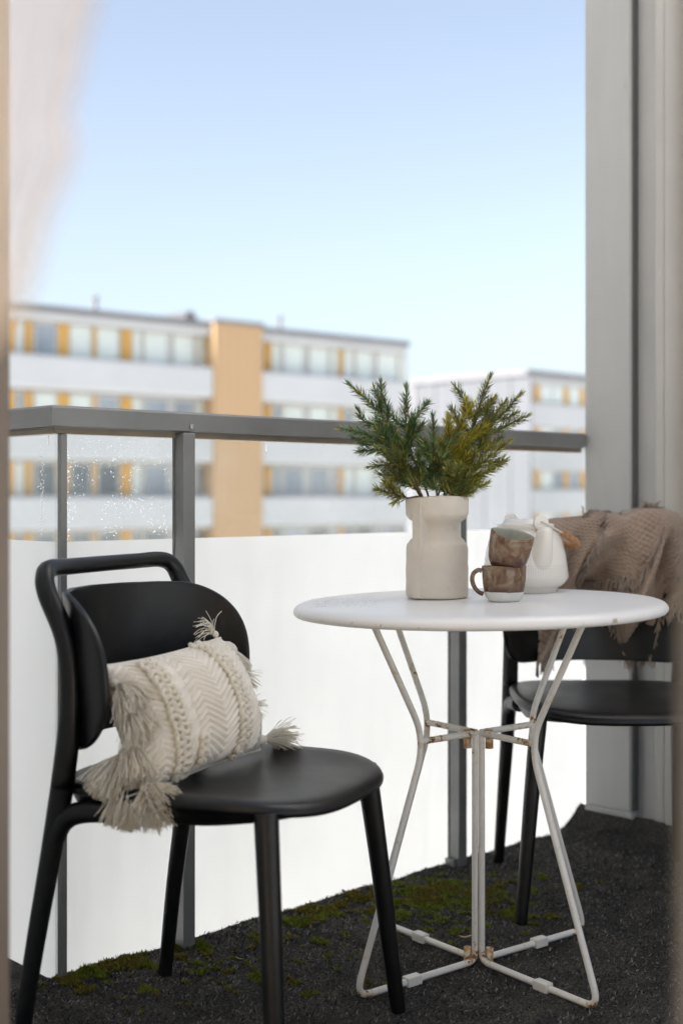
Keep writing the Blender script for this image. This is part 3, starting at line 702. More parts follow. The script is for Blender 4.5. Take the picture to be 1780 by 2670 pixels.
# ------------------------------------------------------------------ black chairs (local: +x front, +y left side, z up)
def make_chair(label, cat='chair'):
    t = thing('chair', label, cat)
    blk = M['black']
    # seat: rounded shell with rolled edge and an apron underneath
    def outline(th):
        c, s = math.cos(th), math.sin(th); e = 2/3.0 if c > 0 else 2/4.6
        x = math.copysign(abs(c)**e, c); y = math.copysign(abs(s)**e, s)
        hx = 0.235 if c > 0 else 0.222
        hy = 0.218*(1+.04*x)
        return x*hx+.015, y*hy
    prof = [(0, -.016, 0), (.2, -.0155, 0), (.4, -.014, 0), (.6, -.010, 0), (.75, -.0055, 0), (.86, -.001, 0), (.93, .001, .2), (.965, 0.0, .5), (.988, -.0035, .8), (1, -.009, 1), (.997, -.0145, 1), (.98, -.018, 1), (.955, -.020, 1), (.93, -.034, .9), (.905, -.044, .7), (.86, -.047, .5), (.5, -.047, .2), (0, -.047, 0)]
    mb = MB(); n = 72; rows = []
    for (r, dz, fr) in prof:
        if r == 0: mb.v.append(Vector((.01, 0, .447+dz))); rows.append([len(mb.v)-1]*n); continue
        row = []
        for k in range(n):
            x, y = outline(2*math.pi*k/n)
            front = max(0, (x*r-.10)/.15)
            z = .447+dz - .016*front**2
            if dz < -.021: z += .028*max(0, (x*r-.05)/.19)**1.5
            row.append(len(mb.v)); mb.v.append(Vector((.01+(x-.01)*r, y*r, z)))
        rows.append(row)
    for i in range(len(rows)-1):
        a, b = rows[i], rows[i+1]
        for k in range(n):
            q = []
            for j in (a[k], a[(k+1) % n], b[(k+1) % n], b[k]):
                if j not in q: q.append(j)
            if len(q) > 2: mb.f.append(tuple(q))
    mb.build('seat', blk, t, 180)
    # wrapped backrest
    Rb, half, hh = 0.236, 0.305, 0.1225
    def bmap(sv, v):
        ph = sv/Rb
        return Vector((-.238+Rb*(1-math.cos(ph))-.012*v/hh, Rb*math.sin(ph), .614+v))
    out_ = []
    for k in range(96):
        th = 2*math.pi*k/96; c, sn = math.cos(th), math.sin(th)
        re = .150; cx = math.copysign(half-re, c)
        # two half superellipses joined by straight runs
        out_.append((math.copysign(abs(c)**.86, c)*re + math.copysign(half-re, c)*min(1, abs(c)*6), math.copysign(abs(sn)**.86, sn)*hh))
    mb = MB(); rows = []
    for r in (0, .2, .4, .6, .75, .88, .96, 1.0):
        if r == 0: mb.v.append(bmap(0, 0)); rows.append([0]*96); continue
        rows.append(list(range(len(mb.v), len(mb.v)+96))); mb.v.extend([bmap(a*r, b*r) for a, b in out_])
    for a, b in zip(rows, rows[1:]):
        for k in range(96):
            q = []
            for jx in (a[k], a[(k+1) % 96], b[(k+1) % 96], b[k]):
                if jx not in q: q.append(jx)
            mb.f.append(tuple(q))
    mb.build('backrest', blk, t, 60, solid=.011, bevel=.003)
    for s in (1, -1):
        pts = spline([(.1785, .1865*s, .430), (.194, .203*s, .28), (.207, .217*s, .14), (.220, .231*s, 0.0)], 8)
        MB().tube(pts, [.0185-.0055*i/(len(pts)-1) for i in range(len(pts))], 16).build('front_leg', blk, t, 50, bevel=.0015)
        pts = spline([(-.238, .218*s, 0.0), (-.214, .210*s, .17), (-.186, .203*s, .33), (-.166, .200*s, .441)], 8)
        MB().tube(pts, [.0125+.0060*i/(len(pts)-1) for i in range(len(pts))], 16).build('rear_leg', blk, t, 50, bevel=.0015)
        pts = spline([(-.189, .2035*s, .325), (-.176, .202*s, .368), (-.158, .201*s, .392), (-.125, .199*s, .405), (-.05, .195*s, .412)], 6)
        MB().tube(pts, [.011, .013, .014, .015, .016]+[.017]*(len(pts)-5), 14).build('bracket', blk, t, 60)
        MB().box((-.176, .190*s-.010, .54), (-.152, .190*s+.010, .69)).build('back_mount', blk, t, 0, bevel=.006)
    ctl = [(-.166, -.200, .44), (-.151, -.200, .56), (-.158, -.200, .66), (-.194, -.199, .735), (-.206, -.190, .762), (-.216, -.165, .773), (-.226, -.10, .773), (-.230, 0, .773), (-.226, .10, .773), (-.216, .165, .773), (-.206, .190, .762), (-.194, .199, .735), (-.158, .200, .66), (-.151, .200, .56), (-.166, .200, .44)]
    pts = spline(ctl, 7); L = len(pts)-1
    rad = [.0185-.005*min(1, 2.4*min(i, L-i)/L) for i in range(L+1)]
    MB().tube(pts, rad, 16).build('back_loop', blk, t, 180)
    return t
CH1_RZ = math.atan2(-.403, .915); CH1 = Vector((-.197, 2.137, 0.0))
ch1 = make_chair('black plastic chair with a cream tasselled cushion on its seat'); ch1.location = CH1; ch1.rotation_euler = (0, 0, CH1_RZ)
ch2 = copy_tree(ch1); ch2.location = (.600, 2.94, 0.0); ch2.rotation_euler = (0, 0, R(-90)+.01)
ch2['label'] = 'black plastic chair behind the table with a brown throw over its back'
for c in (ch1, ch2): c['group'] = 'black balcony chairs'
def CH(ch, x, y, z):
    a = ch.rotation_euler[2]; L = ch.location
    return Vector((L.x+x*math.cos(a)-y*math.sin(a), L.y+x*math.sin(a)+y*math.cos(a), L.z+z))

# ------------------------------------------------------------------ bistro table
TC = Vector((.2585, 2.480, 0.0)); TH = 0.69
tb = thing('bistro_table', 'small round white metal table with crossed bent-rod legs', 'table', TC, R(37))
tb.rotation_euler = Euler((0, 0, R(38)))
TILT = 0.018
prof = [(0, 0), (.10, 0), (.2, 0), (.30, 0), (.325, -.0003), (.336, -.0015), (.3435, -.0045), (.348, -.009), (.3495, -.013), (.349, -.0175), (.346, -.0215), (.341, -.0225), (.339, -.0195), (.336, -.009), (.3, -.006), (0, -.006)]
def tfn(t, r, z): 
    a = t+R(38); return Vector((r*math.cos(t), r*math.sin(t), z+TILT*r*math.cos(a)))
mb = MB(); mb.lathe(prof, 128, (0, 0, TH), tfn); tt = mb.build('table_top', M['enamel'], tb, 60)
rr = random.Random(2)
def rust(p, joints, amp=1.0):
    d = min((Vector(p)-Vector(j)).length for j in joints)
    return max(0, 1-d/.045)*amp
zw = 0.441; rw = 0.132
for k in range(4):
    a = k*math.pi/2; ca, sa = math.cos(a), math.sin(a); ct, stn = -sa, ca
    P = lambda r, z, o=0: Vector((r*ca+o*ct, r*sa+o*stn, z))
    j = [P(rw, zw), P(.28, .012), P(.016, .02)]
    path = fillet([P(.0089, zw), P(.0089, .0105), P(.297, .0085), P(rw+.002, zw), P(.268, TH-.0085)], [0, .02, .035, .055, 0], 8)
    dens = []
    for i in range(len(path)-1):
        m_ = max(1, int((path[i+1]-path[i]).length/.012))
        for q in range(m_): dens.append(path[i].lerp(path[i+1], q/m_))
    dens.append(path[-1])
    mb = MB(); n = 10; mb.tube(dens, .0062, n)
    amp = (.75, 1.0, .8, .35)[k]
    hot = j + [P(.17+.05*rr.random(), .53+.08*rr.random()), P(.02, zw-.02)]
    mb.c = [(rust(v, hot, amp if v.z > .1 else 1.0),)*3 for v in mb.v]
    mb.build('leg', M['white_steel'], tb, 60)
    mb = MB(); rmin = min(math.hypot(p.x, p.y) for p in dens if .40 < p.z < .48 and math.hypot(p.x, p.y) > .05); q = [P(.006+(rmin-.008)*i/14, zw-.001) for i in range(15)]; mb.tube(q, .0060, 10)
    mb.c = [(rust(v, [P(.10+.03*rr.random(), zw), P(.02, zw)], .9),)*3 for v in mb.v]
    mb.build('cross_bar', M['white_steel'], tb, 60)
    # nylon foot clip
    MB().box((-.017, -.0095, -.009), (.017, .0095, .0085)).build('foot_clip', M['clip'], tb, 0, bevel=.002)
    o = C.objects[-1]; o.location = P(.165, .0100); o.rotation_euler = (0, 0, a)
    # little rusty tube clamps at both ends of the pole, between the rods
    a2 = a+math.pi/4; c2 = Vector((math.cos(a2)*.0205, math.sin(a2)*.0205, 0))
    if k in (1, 3):
        MB().tube([c2+Vector((0, 0, .006)), c2+Vector((0, 0, .034))], .0068, 12, caps=False).build('clamp', M['rusty'], tb, 60, solid=.0014)
        MB().tube([c2+Vector((0, 0, zw-.030)), c2+Vector((0, 0, zw+.004))], .0068, 12, caps=False).build('clamp', M['rusty'], tb, 60, solid=.0014)
def tz(p): return TH + TILT*(p.x-TC.x)
# rain on the left part of the table top
mb = MB(); dr = random.Random(8)
for i in range(420):
    x = -.345+.17*dr.random()**1.5; y = -.10+.25*dr.random()
    if x*x+y*y > .335**2 or noise.noise(Vector((x*20, y*20, 5))) < -.2: continue
    r = dr.uniform(.0006, .0016); p = Vector((TC.x+x, TC.y+y, TH+TILT*x+.0001))
    ex = dr.uniform(.7, 1.5)
    ring = [p+Vector((r*ex*math.cos(k*1.0472), r*math.sin(k*1.0472), 0)) for k in range(6)]
    mid = [p+Vector((.6*r*ex*math.cos(k*1.0472), .6*r*math.sin(k*1.0472), .0004)) for k in range(6)]
    mb.add(ring+mid+[p+Vector((0, 0, .0005))], [(k, (k+1) % 6, 6+(k+1) % 6, 6+k) for k in range(6)]+[(6+k, 6+(k+1) % 6, 12) for k in range(6)])
t_ = NT('water_on_enamel'); t_.set((.8, .8, .8), 0.03, 0.5); M['wet'] = t_.m
o = mb.build('rain_drops', M['wet'], None, 180); tag(o, 'rain drops on the left edge of the white table', 'rain drops', kind='stuff')

# ------------------------------------------------------------------ vase
VB = Vector((.186, 2.556, 0)); VB.z = tz(VB)+.0004
vase = thing('vase', 'tall matt cream stoneware vase with a notched waist', 'vase', VB)
VH = .197; vf = R(226)        # direction of the upright fin
def body_r(h):
    'h 0..1'
    pts = [(0, .0585), (.02, .0605), (.3, .0605), (.49, .0600), (.525, .0585), (.56, .054), (.61, .0445), (.66, .0395), (.71, .0395), (.75, .046), (.79, .0555), (.815, .0595), (.84, .0608), (1.0, .0612)]
    for (a, b) in zip(pts, pts[1:]):
        if h <= b[0]: 
            k = (h-a[0])/(b[0]-a[0]); k = k*k*(3-2*k) if .5 < h < .84 else k; return a[1]+(b[1]-a[1])*k
    return pts[-1][1]
def vfn(t, r, z):
    h = min(1, max(0, z/VH)); b = r
    d1 = abs((t-vf+math.pi) % (2*math.pi)-math.pi); d2 = abs((t-vf-math.pi+math.pi) % (2*math.pi)-math.pi)
    d = min(d1, d2)
    fin = 0
    if d < 1.2:
        fin = min(.0618/math.cos(d), .0105/max(math.sin(d), 1e-4), .0634)
    rr_ = max(b, fin)
    rr_ += .0007*noise.noise(Vector((math.cos(t)*3, math.sin(t)*3, z*50)))+.0004*noise.noise(Vector((math.cos(t)*9, math.sin(t)*9, z*150)))
    zz = z
    if h > .97: zz += .0022*math.sin(t*1+2.2)+.001*math.sin(3*t)
    return Vector((rr_*math.cos(t), rr_*math.sin(t), zz))
pr = [(0, .001), (.05, 0.0), (.057, .0006)]
nrow = 70
for i in range(nrow+1): pr.append((body_r(i/nrow), .0025+(VH-.004)*i/nrow))
mb = MB(); mb.lathe(pr[3:], 288, (0, 0, 0), vfn)
o = mb.build('body', M['vase'], vase, 180)
pin = [(.0600, VH-.0010), (.0585, VH-.0002), (.054, VH-.0012), (.053, VH-.004), (.036, VH*.72), (.036, VH*.64), (.05, .05), (.0, .04)]
MB().lathe(pin, 96, (0, 0, 0), lambda t, r, z: Vector((r*math.cos(t), r*math.sin(t), z+(.0022*math.sin(t+2.2)+.001*math.sin(3*t) if z > VH-.006 else 0)))).build('inner_wall', M['vase'], vase, 180)
MB().lathe([(0, .0008), (.055, .0006), (.0592, .0030)], 96).build('underside', M['vase'], vase, 180)

# ------------------------------------------------------------------ spruce branches
nr = random.Random(21)
def z8(x, y, d=0.0): return px(880+x*.3316, 960+y*.3316, 2.556+d)
def needles_on(mb, path, dens, L, tone, taper=True):
    tot = 0; seg = []
    for a, b in zip(path, path[1:]): seg.append((b-a).length); tot += seg[-1]
    n = int(tot*dens); gold = (1 + math.sqrt(5))*math.pi
    cum = 0; i = 0
    for k in range(n):
        s = tot*(k+nr.random())/n
        while i < len(seg)-1 and cum+seg[i] < s: cum += seg[i]; i += 1
        q = min(1, (s-cum)/max(seg[i], 1e-6)); p = path[i].lerp(path[i+1], q); T = (path[i+1]-path[i]).normalized()
        A = T.orthogonal().normalized(); B = T.cross(A); an = gold*k+nr.uniform(-.4, .4)
        f = s/tot
        el = R(nr.uniform(34, 58)) if f < .93 else R(nr.uniform(6, 34))
        d = (T*math.cos(el)+(A*math.cos(an)+B*math.sin(an))*math.sin(el))
        ln = L*nr.uniform(.75, 1.15)*(1 if f < .9 else .8)
        sd = T.cross(d).normalized()*(.00088*nr.uniform(.8, 1.15))*1.25; up = sd.cross(d).normalized()*.0008
        tip = p+d*ln+Vector((0, 0, .0010))
        mid = p+d*ln*.55
        c0 = tone(nr, f); tipc = tuple(min(1, x*1.45) for x in c0)
        o = len(mb.v)
        mb.v.extend([p-sd*.7, p+sd*.7, p+up*.7, mid-sd, mid+sd, mid+up, tip]); mb.c.extend([g3(.8, c0)]*3+[c0]*3+[tipc])
        mb.f.extend([(o, o+1, o+4, o+3), (o+1, o+2, o+5, o+4), (o+2, o, o+3, o+5), (o+3, o+4, o+6), (o+4, o+5, o+6), (o+5, o+3, o+6)])
def tone_of(kind):
    def f(r, s):
        if kind == 'blue': c = (0.085, 0.155, 0.062)
        elif kind == 'olive': c = (0.20, 0.21, 0.04)
        elif kind == 'gold': c = (0.33, 0.295, 0.035)
        else: c = (0.125, 0.155, 0.045)
        k = r.uniform(.6, 1.5)
        if r.random() < .10: c = (0.17, 0.095, 0.03)
        elif r.random() < .16: c = (0.30, 0.29, 0.05)
        return g3(k, c)
    return f
# each branch: label, tone, depth offset at tip, main stem control points, side twigs (base fraction on main or point, tip)
BR = [
 ('spruce branch reaching to the upper left with a brown-tipped side shoot', 'blue', .03, [(600, 1060), (560, 800), (470, 560), (355, 390), (240, 260), (92, 128)], [((352, 385), (345, 300), (340, 112)), ((470, 560), (400, 470), (215, 420), (160, 335)) ]),
 ('spruce branch stretching furthest left over the handrail', 'blue', -.03, [(590, 1060), (520, 800), (420, 640), (300, 560), (200, 510), (30, 478)], [((430, 650), (380, 560), (300, 480)), ((400, 625), (330, 640), (170, 655))]),
 ('dark green spruce branch curving low to the left above the rim', 'green', -.05, [(610, 1060), (570, 850), (490, 790), (380, 760), (268, 775)], [((560, 850), (470, 850), (400, 900)), ((580, 900), (480, 880), (330, 830))]),
 ('short spruce branch hanging lowest over the left vase rim', 'olive', -.06, [(600, 1070), (540, 1020), (430, 985), (310, 955)], [((560, 1030), (500, 1010), (450, 1050)), ((520, 1010), (440, 940), (370, 905))]),
 ('upright spruce branch left of centre with a fan of three shoots', 'blue', .01, [(690, 1060), (640, 820), (560, 600), (535, 430), (538, 160)], [((550, 470), (480, 430), (400, 345)), ((545, 440), (620, 370), (700, 275)), ((560, 560), (620, 510), (665, 440)), ((530, 700), (500, 600), (470, 540))]),
 ('bluish green spruce branch standing upright at the centre', 'blue', -.06, [(765, 1060), (765, 880), (758, 760), (752, 600), (745, 385)], [((762, 790), (700, 680), (640, 560)), ((762, 780), (830, 660), (930, 540)), ((762, 860), (700, 800), (650, 740))]),
 ('yellow-green spruce branch right of centre with bright tips', 'gold', -.01, [(850, 1060), (870, 860), (900, 680), (960, 480), (1000, 270)], [((890, 720), (880, 560), (860, 400)), ((905, 660), (1010, 560), (1180, 450)), ((880, 800), (850, 700), (800, 560)), ((930, 560), (960, 500), (1050, 290))]),
 ('thin dark spruce branch rising highest at the right', 'green', .05, [(880, 1060), (960, 800), (1040, 560), (1085, 380), (1120, 270), (1192, 72)], [((1075, 420), (1030, 310), (925, 150)), ((1080, 400), (1150, 330), (1222, 250)), ((1050, 520), (960, 440), (895, 320))]),
 ('spruce branch with two long shoots reaching to the far right', 'green', .03, [(920, 1060), (1020, 800), (1120, 620), (1220, 440), (1330, 320), (1432, 212)], [((1200, 530), (1290, 470), (1482, 378)), ((1150, 570), (1180, 450), (1310, 270))]),
 ('olive spruce branch leaning low to the right above the rim', 'olive', -.03, [(930, 1060), (990, 900), (1080, 790), (1200, 690), (1335, 585)], [((1000, 890), (1080, 850), (1150, 825)), ((960, 980), (1040, 940), (1090, 890)), ((1060, 810), (1130, 700), (1200, 610))]),
 ('dense green spruce branch at the front right of the vase mouth', 'green', -.075, [(890, 1060), (905, 950), (930, 850), (950, 770)], [((900, 980), (850, 960), (830, 900)), ((905, 940), (990, 880), (1040, 800)), ((900, 990), (980, 990), (1040, 960)), ((895, 1010), (860, 850), (880, 760))]),
 ('short spruce branch behind the centre of the bunch', 'olive', .06, [(800, 1060), (830, 880), (840, 720), (825, 600)], [((835, 800), (780, 700), (720, 620)), ((838, 760), (900, 640), (960, 590)), ((820, 900), (760, 820), (700, 900)), ((838, 780), (940, 700), (1060, 650))]),
]
vm = VB+Vector((0, 0, VH))
for (lab, kind, dd, main, sides) in BR:
    n = len(main)
    def pt(q, f): return z8(q[0], q[1], dd*f)
    P = [pt(q, i/(n-1)*1.0 if i else 0) for i, q in enumerate(main)]
    # start inside the vase
    st_ = Vector((VB.x+(P[0].x-VB.x)*.18, VB.y+max(-.012, min(.012, dd*.2)), VB.z+.115))
    P[0] = Vector((VB.x+(P[0].x-VB.x)*.66, VB.y+max(-.04, min(.04, dd*.6)), vm.z-.006))
    path = spline([st_]+P, 7)
    root = thing('spruce_branch', lab, 'branch', P[0], group='spruce branches in the vase')
    sm = MB(); nb = MB()
    sm.tube(path, [.0024-.0015*i/(len(path)-1) for i in range(len(path))], 7)
    m0 = min((i for i, p in enumerate(path) if p.z > vm.z+.006), default=len(path)//2)
    m0 = min(m0, len(path)//2)
    needles_on(nb, path[m0:], 1650, .0225, tone_of(kind))
    for sdp in sides:
        # depth of the twig base: nearest main control
        k = min(range(n), key=lambda i: (main[i][0]-sdp[0][0])**2+(main[i][1]-sdp[0][1])**2); f0 = k/(n-1)
        off = nr.uniform(-.03, .03)
        Q = [z8(q[0], q[1], dd*f0+off*(i/(len(sdp)-1))) for i, q in enumerate(sdp)]
        tp = spline(Q, 6); sm.tube(tp, [.0015-.0007*i/(len(tp)-1) for i in range(len(tp))], 6)
        needles_on(nb, tp[1:], 1750, .0215, tone_of(kind))
    tot_i = len(path)-1
    for f_ in (.15, .19, .24, .30, .36, .42, .49, .56, .64, .73):
        i_ = int(f_*tot_i); b_ = path[i_]
        if b_.z < vm.z+.004: continue
        T = (path[i_+1]-path[i_-1]).normalized(); sgn = nr.choice((-1, 1)); S = Vector((T.z, nr.uniform(-.9, .5), -T.x)).normalized()*sgn
        ln_ = nr.uniform(.038, .068)*(1.15-f_*.5); d1 = (T*.75+S*.75).normalized(); d2 = (T*.95+S*.4).normalized()
        tp = spline([b_, b_+d1*ln_*.5, b_+d1*ln_*.5+d2*ln_*.5], 5); sm.tube(tp, [.0012-.0005*i/(len(tp)-1) for i in range(len(tp))], 6)
        needles_on(nb, tp, 1600, .0200, tone_of(kind))
    sm.build('stem', M['bark'], root, 180, origin=P[0], fix=False)
    o = nb.build('needles', M['needles'], root, 0, origin=P[0], fix=False); tag(o, kind='stuff')

# ------------------------------------------------------------------ stacked mugs
def mug(label, base, tilt, handle_dir, m_out, wob, with_foot):
    t = thing('mug', label, 'mug', base); t.rotation_euler = tilt
    Hh = .066
    def fn(th, r, z):
        w_ = 1+.035*math.cos(4*th+wob)*min(1, z/.03)+.012*math.sin(3*th+1+wob)
        rim = z/Hh
        zz = z+(.0014*math.sin(2*th+wob)+.0009*math.sin(3*th+2*wob))*max(0, (rim-.55)/.45)
        return Vector((r*w_*math.cos(th), r*w_*math.sin(th), zz))
    outp = [(0, .0005), (.020, .0003), (.0265, .0), (.0285, .001), (.0325, .0060), (.0352, .012), (.0365, .018), (.0380, .03), (.0392, .045), (.0400, .058), (.0403, .0640), (.0398, .0657), (.0388, .0662)]
    MB().lathe(outp, 72, (0, 0, 0), fn).build('body', m_out, t, 180)
    inp = [(.0388, .0662), (.0378, .0655), (.0374, .063), (.0368, .05), (.0355, .03), (.033, .014), (.026, .008), (0, .006)]
    MB().lathe(inp, 72, (0, 0, 0), fn).build('inner_glaze', M['celadon'], t, 180)
    a = handle_dir; ca, sa = math.cos(a), math.sin(a)
    H = [(.0425, .0570), (.048, .0585), (.0575, .052), (.0600, .039), (.055, .0255), (.047, .0170), (.0395, .0140)]
    pts = spline([(r*ca, r*sa, z) for r, z in H], 6)
    MB().tube(pts, [.0048, .0044]+[.0042]*(len(pts)-4)+[.0044, .0048], 12, flat=1.0).build('handle', M['glaze_b'], t, 180)
    return t
MB1 = Vector((.3030, 2.452, 0)); MB1.z = tz(MB1)+.0003
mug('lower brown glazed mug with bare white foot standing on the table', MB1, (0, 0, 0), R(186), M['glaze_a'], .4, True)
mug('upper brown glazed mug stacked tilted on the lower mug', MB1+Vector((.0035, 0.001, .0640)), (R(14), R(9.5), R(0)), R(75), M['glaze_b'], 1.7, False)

# ------------------------------------------------------------------ teapot
TP = Vector(((1369-CX)/F_PX*2.68, 2.68, 0)); TP.z = tz(TP)+.0003
tp_ = thing('teapot', 'cream porcelain teapot with a rattan-wrapped bail handle', 'teapot', TP)
pr = [(0, .0015), (.060, .0010), (.0630, 0), (.0645, .0010), (.0650, .0085), (.0665, .0100), (.0720, .0125), (.0800, .0190), (.0860, .0275), (.0872, .0310), (.0868, .0345), (.0850, .050), (.0805, .080), (.0745, .104), (.0705, .113), (.0640, .1200), (.0585, .1240), (.0570, .1255), (.0565, .1262)]
MB().lathe(pr, 96).build('body', M['porcelain'], tp_, 180)
lid = MB().lathe([(.0555, .1255), (.0575, .1275), (.0580, .1350), (.0570, .1375), (.0530, .1385), (.0470, .1400), (.0440, .1440), (.0400, .1475), (.0360, .1485), (.015, .1490), (0, .1490)], 96).build('lid', M['porcelain'], tp_, 50)
# spout towards the camera, a little to the right
sa = R(-73); sx_, sy_ = math.cos(sa), math.sin(sa)
cen = spline([(.040*sx_, .040*sy_, .030), (.064*sx_, .064*sy_, .060), (.080*sx_, .080*sy_, .095), (.0910*sx_, .0910*sy_, .126), (.0935*sx_, .0935*sy_, .1335)], 8)
L = len(cen)-1; rad = [.0290*(1-i/L)**.9+.0086*(i/L) for i in range(L+1)]
def oval(t, n=28):
    pass
mb = MB(); mb.tube(cen, rad, 28, caps=False); 
tipc = cen[-1]; Td = (cen[-1]-cen[-2]).normalized()
mb2 = [tipc+Td*.0006, tipc+Td*.0002, tipc-Td*.012]
sp_ = mb.build('spout', M['porcelain'], tp_, 180)
MB().tube([tipc-Td*.0001, tipc+Td*.0008, tipc+Td*.0006, tipc-Td*.004, tipc-Td*.014], [.0087, .0083, .0072, .0066, .0062], 28, caps=False).build('spout_lip', M['porcelain'], sp_, 180)
# lugs: two discs standing on the shoulder, bail swung down to the right
la = R(112); lx, ly = math.cos(la), math.sin(la)       # axis from front lug to back lug
ax = Vector((lx, ly, 0)); side = Vector((ly, -lx, 0))  # side = towards the right of the picture
for s in (-1, 1):
    c = ax*(.060*s)+Vector((0, 0, .1420)); q = []
    mb = MB()
    for k in range(28):
        a = 2*math.pi*k/28; r = .0165
        zz = math.sin(a)*r; xx = math.cos(a)*r*(1.0 if zz > 0 else 1.05)
        q.append(side*xx+Vector((0, 0, max(zz, -.020))))
    mb.prism([[c-ax*.003+v for v in q], [c+ax*.003+v for v in q]]).build('lug', M['porcelain'], tp_, 40, bevel=.0012)
    MB().tube([c-ax*.0085, c+ax*.0085], .0016, 10).build('bail_pin', M['wire'], tp_, 60)
dn = (side*math.cos(R(-25))+Vector((0, 0, math.sin(R(-25))))).normalized()
piv = Vector((0, 0, .1435))
arc = []
for k in range(25):
    th = math.pi*k/24; x = -math.cos(th)*.0665; r = math.sin(th)**.62*.122
    arc.append(piv+ax*x+dn*r)
MB().tube(arc, .0017, 8).build('bail', M['wire'], tp_, 180)
grip = [p for p in arc if (p-piv).dot(dn) > .052]
gp = spline(grip, 3); rad = [.0066]*len(gp); rad[0] = rad[-1] = .0052
gr = MB().tube(gp, rad, 14).build('grip', M['rattan'], tp_, 60)
# the rattan winding as one turned strand
wv = MB(); tot = len(gp)-1; turns = 74; pts = []
for k in range(turns*8+1):
    f = k/(turns*8)*tot; i = min(tot-1, int(f)); p = gp[i].lerp(gp[i+1], f-i); T = (gp[i+1]-gp[i]).normalized(); A = T.cross(Vector((.3, .2, 1))).normalized(); B = T.cross(A); a = 2*math.pi*k/8
    pts.append(p+(A*math.cos(a)+B*math.sin(a))*.0068)
wv.tube(pts, .00085, 5).build('winding', M['rattan'], gr, 180, fix=False)

# ------------------------------------------------------------------ cushion on the first chair
cr = random.Random(4)
CW, CHt, CT = .325, .205, .165        # width along the chair, height, thickness
cc = CH(ch1, -.056, -.018, .447-.012+.102)
CY = CH1_RZ-R(6); Fv = Vector((math.cos(CY), math.sin(CY), 0)); Lv = Vector((-Fv.y, Fv.x, 0))
lean = R(22)
Nn = (Fv*math.cos(lean)+Vector((0, 0, math.sin(lean)))); Uu = Vector((0, 0, 1))*math.cos(lean)-Fv*math.sin(lean)
roll = R(2.5); Rr = Lv*math.cos(roll)+Uu*math.sin(roll); Uu = Uu*math.cos(roll)-Lv*math.sin(roll)
cush = thing('cushion', 'cream woven cushion with braided bands and long tassels', 'cushion', cc-Uu*.11)
OC = cc-Uu*.11
def cush_p(a, b, side_, relief=True):
    'a,b in -1..1'
    ea, eb = abs(a), abs(b)
    th = (max(0, 1-ea**2.2))**.5*(max(0, 1-eb**2.2))**.5
    pin_ = 1-.05*(1-eb**2)*ea**6; pin2 = 1-.06*(1-ea**2)*eb**6
    x = a*CW/2*(pin_); y = b*CHt/2*pin2
    z = side_*CT/2*th
    if relief and side_ > 0:
        m = min(1, th*3)
        # zigzag ribs, rows of chevrons between the braids
        zig = abs(((b*1.15+.25) % 1)-.5)*2
        ph = (b*CHt/.021 + abs(((a*1.9+.1) % 1)-.5)*2*2.4)
        z += m*.0058*(abs(math.sin(ph*math.pi))**.8-.4)*(1 if not (-.64 < a < -.44) else .15)
        z += m*.0009*math.sin(b*300)*math.sin(ph*9)
        z += m*.0006*noise.noise(Vector((a*70, b*50, 2)))+m*.002*noise.noise(Vector((a*3, b*3, 5)))
    if side_ < 0: z *= .72
    return cc + Rr*x + Uu*y + Nn*(z*(1.0))
mb = MB(); mb.grid(300, 200, lambda i, j: cush_p(2*i-1, 2*j-1, 1)); mb.grid(40, 30, lambda i, j: cush_p(2*i-1, 2*j-1, -1, False))
mb.build('cover', M['cotton'], cush, 180, origin=OC, fix=False)
# seam piping all round
rim = [cush_p(a, b, 0) for a, b in [(-1+2*i/30, -1) for i in range(31)]+[(1, -1+2*i/24) for i in range(1, 25)]+[(1-2*i/30, 1) for i in range(1, 31)]+[(-1, 1-2*i/24) for i in range(1, 25)]]
MB().tube(rim, .0028, 8).build('piping', M['cotton'], cush, 180, origin=OC)
# braided bands of chunky loops: one mesh shared by all loops
lp = MB(); pts = []
for k in range(13):
    a = 2*math.pi*k/12; pts.append(Vector((.0066*math.cos(a), .0048*math.sin(a), .0016*math.cos(2*a))))
lp.tube(pts, .0037, 8, caps=False)
for v in lp.v: v.z += .0006*noise.noise(v*300)
loop0 = lp.build('braid_loop', M['cotton_thread'], cush, 180); loop_me = loop0.data; C.objects.unlink(loop0); bpy.data.objects.remove(loop0)
def braid(a, n, b0=-1.0, b1=1.0, dbl=True):
    for k in range(n):
        b = b0+(b1-b0)*(k+.5)/n
        p = cush_p(a, b, 1, False); q = cush_p(a, b+.02, 1, False); q2 = cush_p(a+.02, b, 1, False)
        Tb = (q-p).normalized(); Ta = (q2-p).normalized(); Nm = Ta.cross(Tb).normalized()
        for s in ((-1, 1) if dbl else (0,)):
            o = bpy.data.objects.new('braid_loop', loop_me); C.objects.link(o); o.parent = cush
            pos = p+Ta*(.0064*s)+Nm*.0050+Tb*(.002*s)
            an = s*R(38)+cr.uniform(-.35, .35)
            X = Ta*math.cos(an)+Tb*math.sin(an); Y = Nm.cross(X)
            tl = cr.uniform(-.5, .5); Z = (Nm*math.cos(tl)+Y*math.sin(tl)); Y = Z.cross(X)
            sc_ = cr.uniform(.95, 1.25)
            m4 = Matrix(((X.x*sc_, Y.x*sc_, Z.x*sc_, pos.x-OC.x), (X.y*sc_, Y.y*sc_, Z.y*sc_, pos.y-OC.y), (X.z*sc_, Y.z*sc_, Z.z*sc_, pos.z-OC.z), (0, 0, 0, 1)))
            o.matrix_basis = m4
braid(.26, 20, -.97, .97); braid(-.42, 4, -.85, -.45, False); braid(-.66, 18, -.95, .85)
